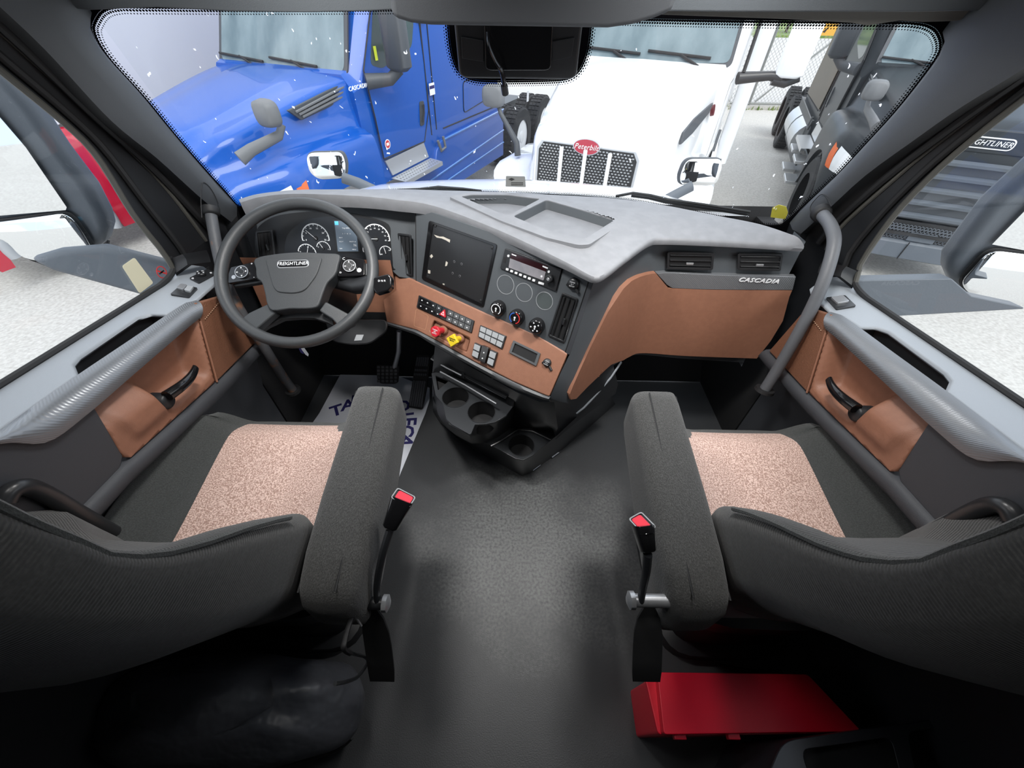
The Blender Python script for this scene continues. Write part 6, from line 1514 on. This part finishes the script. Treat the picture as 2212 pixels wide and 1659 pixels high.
for sg in (1, -1):
    S = LS(OW, 1.09, sg)
    panel('side_fairing', S, [(2.2, .45), (5.6, .45), (5.6, 1.15), (2.2, 1.15)], 'white_paint', wt, th=.06, off=-.02, bevel=.02)
    m_ = empty('door_mirror', S.pt(2.3, 2.0), wt)
    MB().tube([S.pt(2.30, 2.0, -.03), S.pt(2.42, 2.03, .30), S.pt(2.45, 2.02, .42)], [.06, .045, .06], 10).build('mirror_arm', 'satin_black', m_, smooth=60)
    MB().loft([[S.pt(2.45 + .09 * k * math.copysign(abs(math.sin(q)) ** .6, math.sin(q)), z, .48 + .145 * k * math.copysign(abs(math.cos(q)) ** .6, math.cos(q))) for q in [2 * math.pi * j / 20 for j in range(20)]] for z, k in ((2.02, .7), (2.05, 1), (2.78, 1.0), (2.82, .8))]).build('mirror_housing', 'white_paint', m_, smooth=50)
    MB().tube([S.pt(2.43, 1.99, .34), S.pt(2.45, 1.97, .48), S.pt(2.46, 2.03, .60)], .045, 8).build('mirror_foot', 'satin_black', m_, smooth=60)
    MB().tube([S.pt(2.30, 2.05, .012), S.pt(2.75, 2.9, .012)], .022, 6).build('window_bar', 'rubber', wt)
    # hood mirror
    wheel(wt, LC(OW, sg * 1.0, 1.0, .52), .51, .30)
    panel('headlamp', LS(OW, 1.0, sg), [(.05, 1.0), (.30, .95), (.42, 1.18), (.16, 1.22)], 'lamp_clear', wt, th=.05, off=-.02, bevel=.02)
    if sg == 1: continue
    hm = empty('hood_mirror', S.pt(.55, 1.5), wt)
    MB().tube([S.pt(.55, 1.40, -.18), S.pt(.56, 1.52, -.16), S.pt(.62, 1.76, .06), S.pt(.64, 1.84, .10)], [.035, .032, .022, .02], 8).build('mirror_arm', 'dark_plastic', hm, smooth=60)
    MB().loft([[S.pt(.62 + dx, 1.90 + .10 * k * math.copysign(abs(math.sin(q)) ** .6, math.sin(q)), .14 + .12 * k * math.copysign(abs(math.cos(q)) ** .6, math.cos(q))) for q in [2 * math.pi * j / 20 for j in range(20)]] for dx, k in ((-.06, .75), (-.04, .95), (.03, 1), (.05, .9))]).build('mirror_housing', 'grey_plastic', hm, smooth=50)
for pts in ([(2.35, 2.6), (2.35, .9)],):
    pass
bm_ = MB(); bm_.loft([[LC(OW, s, b + .15 * (abs(s) / 1.15) ** 3, z) for b, z in ((-.16, .40), (-.2, .45), (-.2, .75), (-.16, .80), (.1, .80), (.1, .40))] for s in [lerp(-1.15, 1.15, i / 16) for i in range(17)]]); bm_.build('bumper', 'alu', wt, smooth=40)
# the exhaust and cab extender behind its door
MB().lathe([(.10, 0), (.10, 2.6)], LC(OW, 1.22, 3.3, .9), (0, 0, 1), 20).build('stack', 'white_paint', wt, smooth=40)

# ---------------------------------------------------------------- red and white box truck outside the driver window
OR = (-6.90, 4.75)
rt = empty('box_truck', LC(OR, 0, 2, 0)); tag(rt, 'red truck with a plain pale box body beyond the driver window', 'truck')
rows = []
for i in range(17):
    b = lerp(-.1, 1.5, i / 16); f = max(b, 0) / 1.5
    sh = lerp(.80, .98, f); zc = lerp(1.45, 1.75, f) - .12 * (1 - ss(-.1, .25, b)) ** 2
    za = .50 + math.sqrt(max(.62 ** 2 - (b - .85) ** 2, 0)) if abs(b - .85) < .62 else .45
    half = [(0, zc + .05), (sh * .5, zc + .04), (sh * .9, zc), (sh, zc - .08), (sh + .02, zc - .22)]
    rows.append([LC(OR, -s, b, z) for s, z in reversed(half[1:])] + [LC(OR, s, b, z) for s, z in half])
MB().grid(rows).build('hood', 'silver_paint', rt, smooth=50)
for sg in (1, -1):
    rows = []
    for i in range(31):
        b = lerp(-.35, 1.6, i / 30); za = .48 + math.sqrt(max(.60 ** 2 - (b - .40) ** 2, 0)) if abs(b - .40) < .60 else .30
        zt = interp([(-.35, 1.18), (.85, 1.42), (1.6, 1.45)], b); rows.append([LC(OR, sg * s, b, z) for s, z in ((.95, zt), (1.05, zt - .03), (1.14, zt - .16), (1.15, max(za, .30)), (1.05, max(za, .30)))])
    MB().grid(rows).build('fender', 'red_paint', rt, smooth=50)
    MB().tube([LC(OR, sg * 1.13, .40 + .55 * math.cos(a), .48 + .55 * math.sin(a)) for a in [-.3 + 3.6 * k / 24 for k in range(25)]], .07, 8).build('arch_flare', 'grey_key', rt, smooth=60)
    wheel(rt, LC(OR, sg * .98, .40, .47), .46, .26)
m = MB(); m.loft([[LC(OR, s, b, z) for s, z in ((-1.0, .6), (-1.0, zt), (1.0, zt), (1.0, .6))] for b, zt in ((1.45, 1.75), (1.6, 1.85), (2.2, 2.75), (3.2, 2.8))]); m.build('cab', 'silver_paint', rt, smooth=30)
SWd = LF(OR, 1.55, rake=.62, z0=1.85); panel('windshield', SWd, rnd([(-.9, 1.88), (.9, 1.88), (.85, 2.65), (-.85, 2.65)], .06), 'cab_glass', rt, th=.01, off=.02)
m = MB(); m.box(LC(OR, 0, 6.2, 2.5), (Tr, Tu, V((0, 0, 1))), (2.5, 10.0, 3.3)); m.build('box_body', 'silver_paint', rt, bevel=.03)
m = MB(); m.box(LC(OR, 0, -.22, .62), (Tr, Tu, V((0, 0, 1))), (2.1, .2, .3)); m.build('bumper', 'grey_key', rt, bevel=.05)
panel('headlamp', LS(OR, 1.08), [(-.12, 1.0), (.10, 1.02), (.12, 1.14), (-.08, 1.14)], 'lamp_clear', rt, th=.04, bevel=.01)
panel('marker_lamp', LS(OR, 1.06), [(.32, 1.28), (.52, 1.30), (.50, 1.37), (.34, 1.35)], 'lamp_amber', rt, th=.05, bevel=.01)

# ---------------------------------------------------------------- fence, sign, shrubs beyond
FY = 15.35
fn = empty('chain_link_fence', (8, FY, GZ)); tag(fn, 'chain-link gate and fence along the road behind the trucks', 'fence')
m = MB(); x0, x1, z0, z1, st = 3.5, 17.0, GZ + .15, GZ + 2.6, .115
hh = z1 - z0; n = int((x1 - x0 + hh) / st)
for k in range(n):
    for d in (1, -1):
        xa = x0 - hh + k * st if d == 1 else x0 + k * st; xb = xa + hh * d
        p, q = V((xa, FY, z0)), V((xb, FY, z1)); 
        t0 = max(0, (x0 - xa) / hh * 1.0) if d == 1 else max(0, (xa - x1) / hh); t1 = min(1, (x1 - xa) / hh) if d == 1 else min(1, (xa - x0) / hh)
        if t1 - t0 > .02: m.tube([lerp(p, q, t0), lerp(p, q, t1)], .0045, 3, cap=False)
tag(m.build('mesh_wire', 'fence_steel', fn, smooth=0), kind='stuff')
for x in (3.5, 7.55, 10.3, 13.0, 17.0): MB().tube([V((x, FY, GZ)), V((x, FY, z1 + .05))], .035 if x != 7.55 else .04, 8).build('post', 'fence_steel', fn)
for z in (z0, z1): MB().tube([V((x0, FY, z)), V((x1, FY, z))], .03, 8).build('rail', 'fence_steel', fn)
MB().tube([V((7.7, FY - .02, GZ + .2)), V((10.2, FY - .02, GZ + 2.5))], .025, 8).build('brace', 'fence_steel', fn)
Sg = Flat((0, FY - .06, 0), (1, 0, 0), (0, 0, 1)); a, b_ = Sg.hit(1796, 57)
sg_ = panel('warning_sign', Sg, rect(a, b_, .62, .40), 'amber_sign', None, th=.01); tag(sg_, 'small orange warning sign wired to the chain-link fence', 'sign')
text('lettering', '1,000', Sg, a + .12, b_ + .06, .15, 'rubber', sg_, off=.012)
panel('arrow_mark', Sg, [(a - .2, b_ - .12), (a - .05, b_ + .02), (a - .12, b_ - .14)], 'rubber', sg_, th=.003, off=.01)
random.seed(11)
for k, (x, y, rr) in enumerate(((14, 47, 2.1), (19, 48, 2.2), (24, 47, 2.1), (29.5, 48, 2.4), (35, 47.5, 2.2), (41, 48, 2.3), (9, 48, 2.0))):
    e = empty('roadside_shrub', (x, y, GZ)); tag(e, 'leafy green roadside shrub on the verge across the road, %s along the row' % ('second', 'third', 'fourth', 'fifth', 'sixth', 'last', 'first')[k], 'shrub', group='roadside shrubs')
    m = MB()
    for i in range(700):
        th_, ph = random.uniform(0, 6.283), math.acos(random.uniform(-.3, 1)); q = rr * random.uniform(.55, 1.0)
        c = V((x + q * math.sin(ph) * math.cos(th_), y + q * math.sin(ph) * math.sin(th_), GZ + 1.1 + q * .9 * math.cos(ph)))
        a = V((random.uniform(-1, 1), random.uniform(-1, 1), random.uniform(-1, 1))).normalized() * .16; b2 = a.orthogonal().normalized() * .09
        m.add([c - a, c + b2, c + a, c - b2], [(0, 1, 2, 3)])
    tag(m.build('foliage', 'leaf_green', e, smooth=0), kind='stuff')
    MB().tube([V((x, y, GZ)), V((x, y, GZ + 1.2))], .12, 8).build('trunk', 'bark', e)

# ---------------------------------------------------------------- our own truck outside the glass
hd = empty('truck_hood', (0, 2.2, .6)); tag(hd, 'white hood of the own truck just beyond the windshield', 'hood')
sil = [(760, 420), (799, 408), (850, 397), (960, 389), (1092, 387), (1180, 390), (1262, 397), (1370, 407), (1442, 429), (1500, 448)]
fe_ = [at(u, v, z=.70 - .03 * abs(u - 1106) / 350) for u, v in resamp(spline(sil, 5), 30)]
rows = [[V((p.x * .98, 1.52, .84)) for p in fe_], [V((p.x * 1.0, lerp(1.52, p.y, .5), lerp(.84, p.z, .45))) for p in fe_], fe_, [p + V((0, .4, -.25)) for p in fe_], [p + V((0, .5, -.9)) for p in fe_]]
MB().grid([[V(q) for q in c] for c in zip(*[spline([tuple(p) for p in col_], 4) for col_ in zip(*rows)])]).build('hood_skin', 'white_paint', hd, smooth=60)
def wiper(pts, z):
    P_ = [at(u, v, y=1.47 - .1 * (abs(u - 1106) / 600) ** 2) for u, v in pts]
    e = empty('windshield_wiper', P_[-1]); return e, P_
for pts, lb in ((([(860, 411), (905, 409), (947, 404), (1000, 408), (1040, 413)]), 'thin black wiper arm at the windshield base above the hood'), (([(1330, 424), (1367, 417), (1405, 422), (1442, 431), (1520, 442), (1620, 458)]), 'long black wiper at the windshield base by the glove box')):
    e, P_ = wiper(pts, 0); tag(e, lb, 'wiper', group='windshield wipers')
    MB().tube(P_, .005, 6).build('wiper_arm', 'rubber', e, smooth=60)
    MB().tube([p + V((0, .01, -.012)) for p in P_[1:]], .006, 6).build('wiper_blade', 'rubber', e, smooth=60)
# hood mirrors
def hoodm(quad, arm, d, label):
    c = V((sum(p[0] for p in quad) / len(quad), sum(p[1] for p in quad) / len(quad)))
    o = at(c.x, c.y, d=d); n = (CAM - o).normalized() * .4 + V((0, -1, .15)); n.normalize(); U = V((0, 0, 1)).cross(n).normalized()
    S = Flat(o, U, n.cross(U)); e = empty('hood_mirror', at(*arm[-1], d=d)); tag(e, label, 'mirror', group='own hood mirrors')
    h_ = rnd(pxs(S, quad), .045, 6); k = 1.07
    cx, cy = sum(p[0] for p in h_) / len(h_), sum(p[1] for p in h_) / len(h_)
    MB().panel(S, [(cx + (a - cx) * k, cy + (b - cy) * k) for a, b in h_], .05, -.05).build('mirror_housing', 'dark_plastic', e, smooth=40, bevel=.012)
    # convex glass
    panel('mirror_glass', S, h_, 'mirror', e, th=.004, cut=.02, cutb=.02, fn=lambda a, b: .012 * (1 - ((a - cx) / .16) ** 2 - ((b - cy) / .12) ** 2), smooth=180)
    MB().tube([at(*p, d=d + .02 * i) for i, p in enumerate(arm)], [.03] * len(arm), 8, flat=.7).build('mirror_arm', 'slate_plastic', e, smooth=60)
hoodm([(661, 330), (738, 328), (747, 350), (746, 384), (690, 387), (670, 372)], [(740, 384), (775, 396), (810, 412)], 2.1, 'square convex mirror in front of the blue truck')
hoodm([(1482, 343), (1556, 343), (1558, 360), (1548, 394), (1532, 400), (1470, 398), (1468, 380)], [(1495, 402), (1460, 420), (1430, 436)], 2.1, 'square convex mirror in front of the white truck')
# door mirrors
def doorm(sg, q, ups, low, house, arm, label, door_pt):
    o = at(*q, x=sg * 1.45); U = V((.95, -sg * -.31 * -1, 0)) if False else V((.95, sg * -.31, 0)); U = V((.95, -sg * .31, 0)) if sg > 0 else V((.95, .31, 0))
    S = Flat(o, U, (0, 0, 1)); e = empty('side_mirror', S.px(*arm[0])); tag(e, label, 'mirror', group='own side mirrors')
    MB().panel(S, pxs(S, house), .09, -.10).build('mirror_housing', 'slate_plastic', e, bevel=.03, seg=3)
    panel('mirror_glass', S, pxs(S, ups), 'mirror', e, th=.003, off=.0)
    lo = rnd(pxs(S, low), .03, 4); cx, cy = sum(p[0] for p in lo) / len(lo), sum(p[1] for p in lo) / len(lo)
    panel('convex_glass', S, lo, 'mirror', e, th=.003, off=.002, cut=.015, cutb=.015, fn=lambda a, b: .02 * (1 - ((a - cx) / .2) ** 2 - ((b - cy) / .15) ** 2), smooth=180)
    MB().panel(S, [(cx + (a - cx) * 1.06, cy + (b - cy) * 1.06) for a, b in lo], .006, -.004).build('glass_bezel', 'rubber', e, bevel=.002)
    return e, S
e, S = doorm(-1, (150, 500), [(-200, 60), (-10, 240), (57, 318), (145, 447), (143, 453), (-10, 466), (-220, 480)], [(-60, 484), (149, 457), (180, 494), (201, 533), (197, 543), (168, 551), (84, 557), (52, 548), (18, 508), (-70, 505)],
    [(-300, -40), (-40, 120), (18, 180), (62, 234), (128, 330), (194, 414), (224, 470), (232, 498), (224, 528), (196, 552), (150, 562), (80, 568), (30, 545), (-20, 500), (-300, 520)], [(360, 600), (130, 575)], 'large grey side mirror outside the driver window', None)
a0 = [(52, 560), (112, 588), (301, 640), (390, 665), (390, 580), (359, 568), (217, 532), (120, 540)]
Sa = Flat(at(250, 590, x=-1.2), (.95, .2, 0), (0, .2, 1)); MB().panel(Sa, pxs(Sa, a0), .05, -.05).build('mirror_arm', 'slate_plastic', e, bevel=.02)
e, S = doorm(1, (2110, 590), [(2420, 330), (2330, 345), (2212, 455), (2142, 527), (2212, 540), (2430, 560)], [(2134, 537), (2074, 603), (2079, 620), (2107, 636), (2170, 651), (2300, 665), (2330, 560)],
    [(2500, 130), (2300, 310), (2212, 388), (2145, 448), (2082, 529), (2054, 567), (2051, 592), (2063, 620), (2095, 645), (2180, 664), (2320, 690), (2500, 600)], [(1860, 640), (2060, 625)], 'large grey side mirror outside the passenger window', None)
a0 = [(1830, 606), (1856, 606), (2056, 602), (2100, 640), (2212, 664), (2212, 668), (1925, 684), (1830, 690)]
Sa = Flat(at(1980, 640, x=1.2), (.95, -.2, 0), (0, .2, 1)); MB().panel(Sa, pxs(Sa, a0), .05, -.05).build('mirror_arm', 'slate_plastic', e, bevel=.02)
# stickers on the glass
Sgl = Flat((-1.009, 1, 1), (0, 1, 0), (0, 0, 1)); 
if Sgl.Nn.x < 0: Sgl = Flat((-1.009, 1, 1), (0, -1, 0), (0, 0, 1))
st = panel('window_sticker', Sgl, rnd(pxs(Sgl, [(290, 556), (331, 611), (301, 634), (263, 575)]), .006), mat('sticker_cream', (.62, .58, .42), .7), None, th=.0008); tag(st, 'cream rectangular sticker on the driver door window', 'sticker')
c = Sgl.hit(349, 588); st = MB().panel(Sgl, circ(*c, .017, 24), .0006, 0, holes=[circ(*c, .0145, 24)]).build('window_decal', 'red_print', None); tag(st, 'round no-smoking decal beside the cream window sticker', 'decal')
MB().panel(Sgl, [(c[0] - .011, c[1] + .008), (c[0] - .008, c[1] + .011), (c[0] + .011, c[1] - .008), (c[0] + .008, c[1] - .011)], .0006, 0).build('slash', 'red_print', st)
MB().panel(Sgl, rect(c[0], c[1], .020, .004), .0006, 0).build('cigarette', 'seam_line', st)
yt = panel('windshield_tag', Sws, rnd(pxs(Sws, [(1664, 472), (1668, 452), (1682, 445), (1698, 449), (1702, 462), (1696, 476)]), .004), 'yellow_tag', None, th=-.001, off=-.006); tag(yt, 'yellow paper tag stuck in the lower corner of the windshield', 'tag')
ip = Flat(at(1114, 391, y=1.40), (1, 0, 0), (0, .2, 1)); 
st = panel('inspection_plate', ip, rnd(pxs(ip, [(1093, 380), (1134, 381), (1136, 404), (1092, 403)]), .003), mat('plate_grey', (.17, .175, .17), .5), None, th=.002); tag(st, 'small grey inspection plate standing at the windshield base', 'plate')
panel('plate_logo', ip, [ip.hit(1098, 387), ip.hit(1105, 384), ip.hit(1112, 387), ip.hit(1105, 390)], 'rubber', st, th=.001, off=.002)
for v in (394, 398): panel('plate_print', ip, pxs(ip, [(1104, v), (1130, v), (1130, v + 1.5), (1104, v + 1.5)]), 'seam_line', st, th=.001, off=.002)
# ---------------------------------------------------------------- lettering becomes mesh
bpy.context.view_layer.update()
_dg = bpy.context.evaluated_depsgraph_get()
for o in [o for o in scene.objects if o.type == 'FONT']:
    me = bpy.data.meshes.new_from_object(o.evaluated_get(_dg)); me.name = o.name
    n = bpy.data.objects.new(o.name, me); nm = o.name
    COL.objects.link(n); n.parent = o.parent; n.matrix_local = o.matrix_local.copy()
    for k in ('label', 'category', 'kind', 'group'):
        if k in o.keys(): n[k] = o[k]
    bpy.data.objects.remove(o); n.name = nm
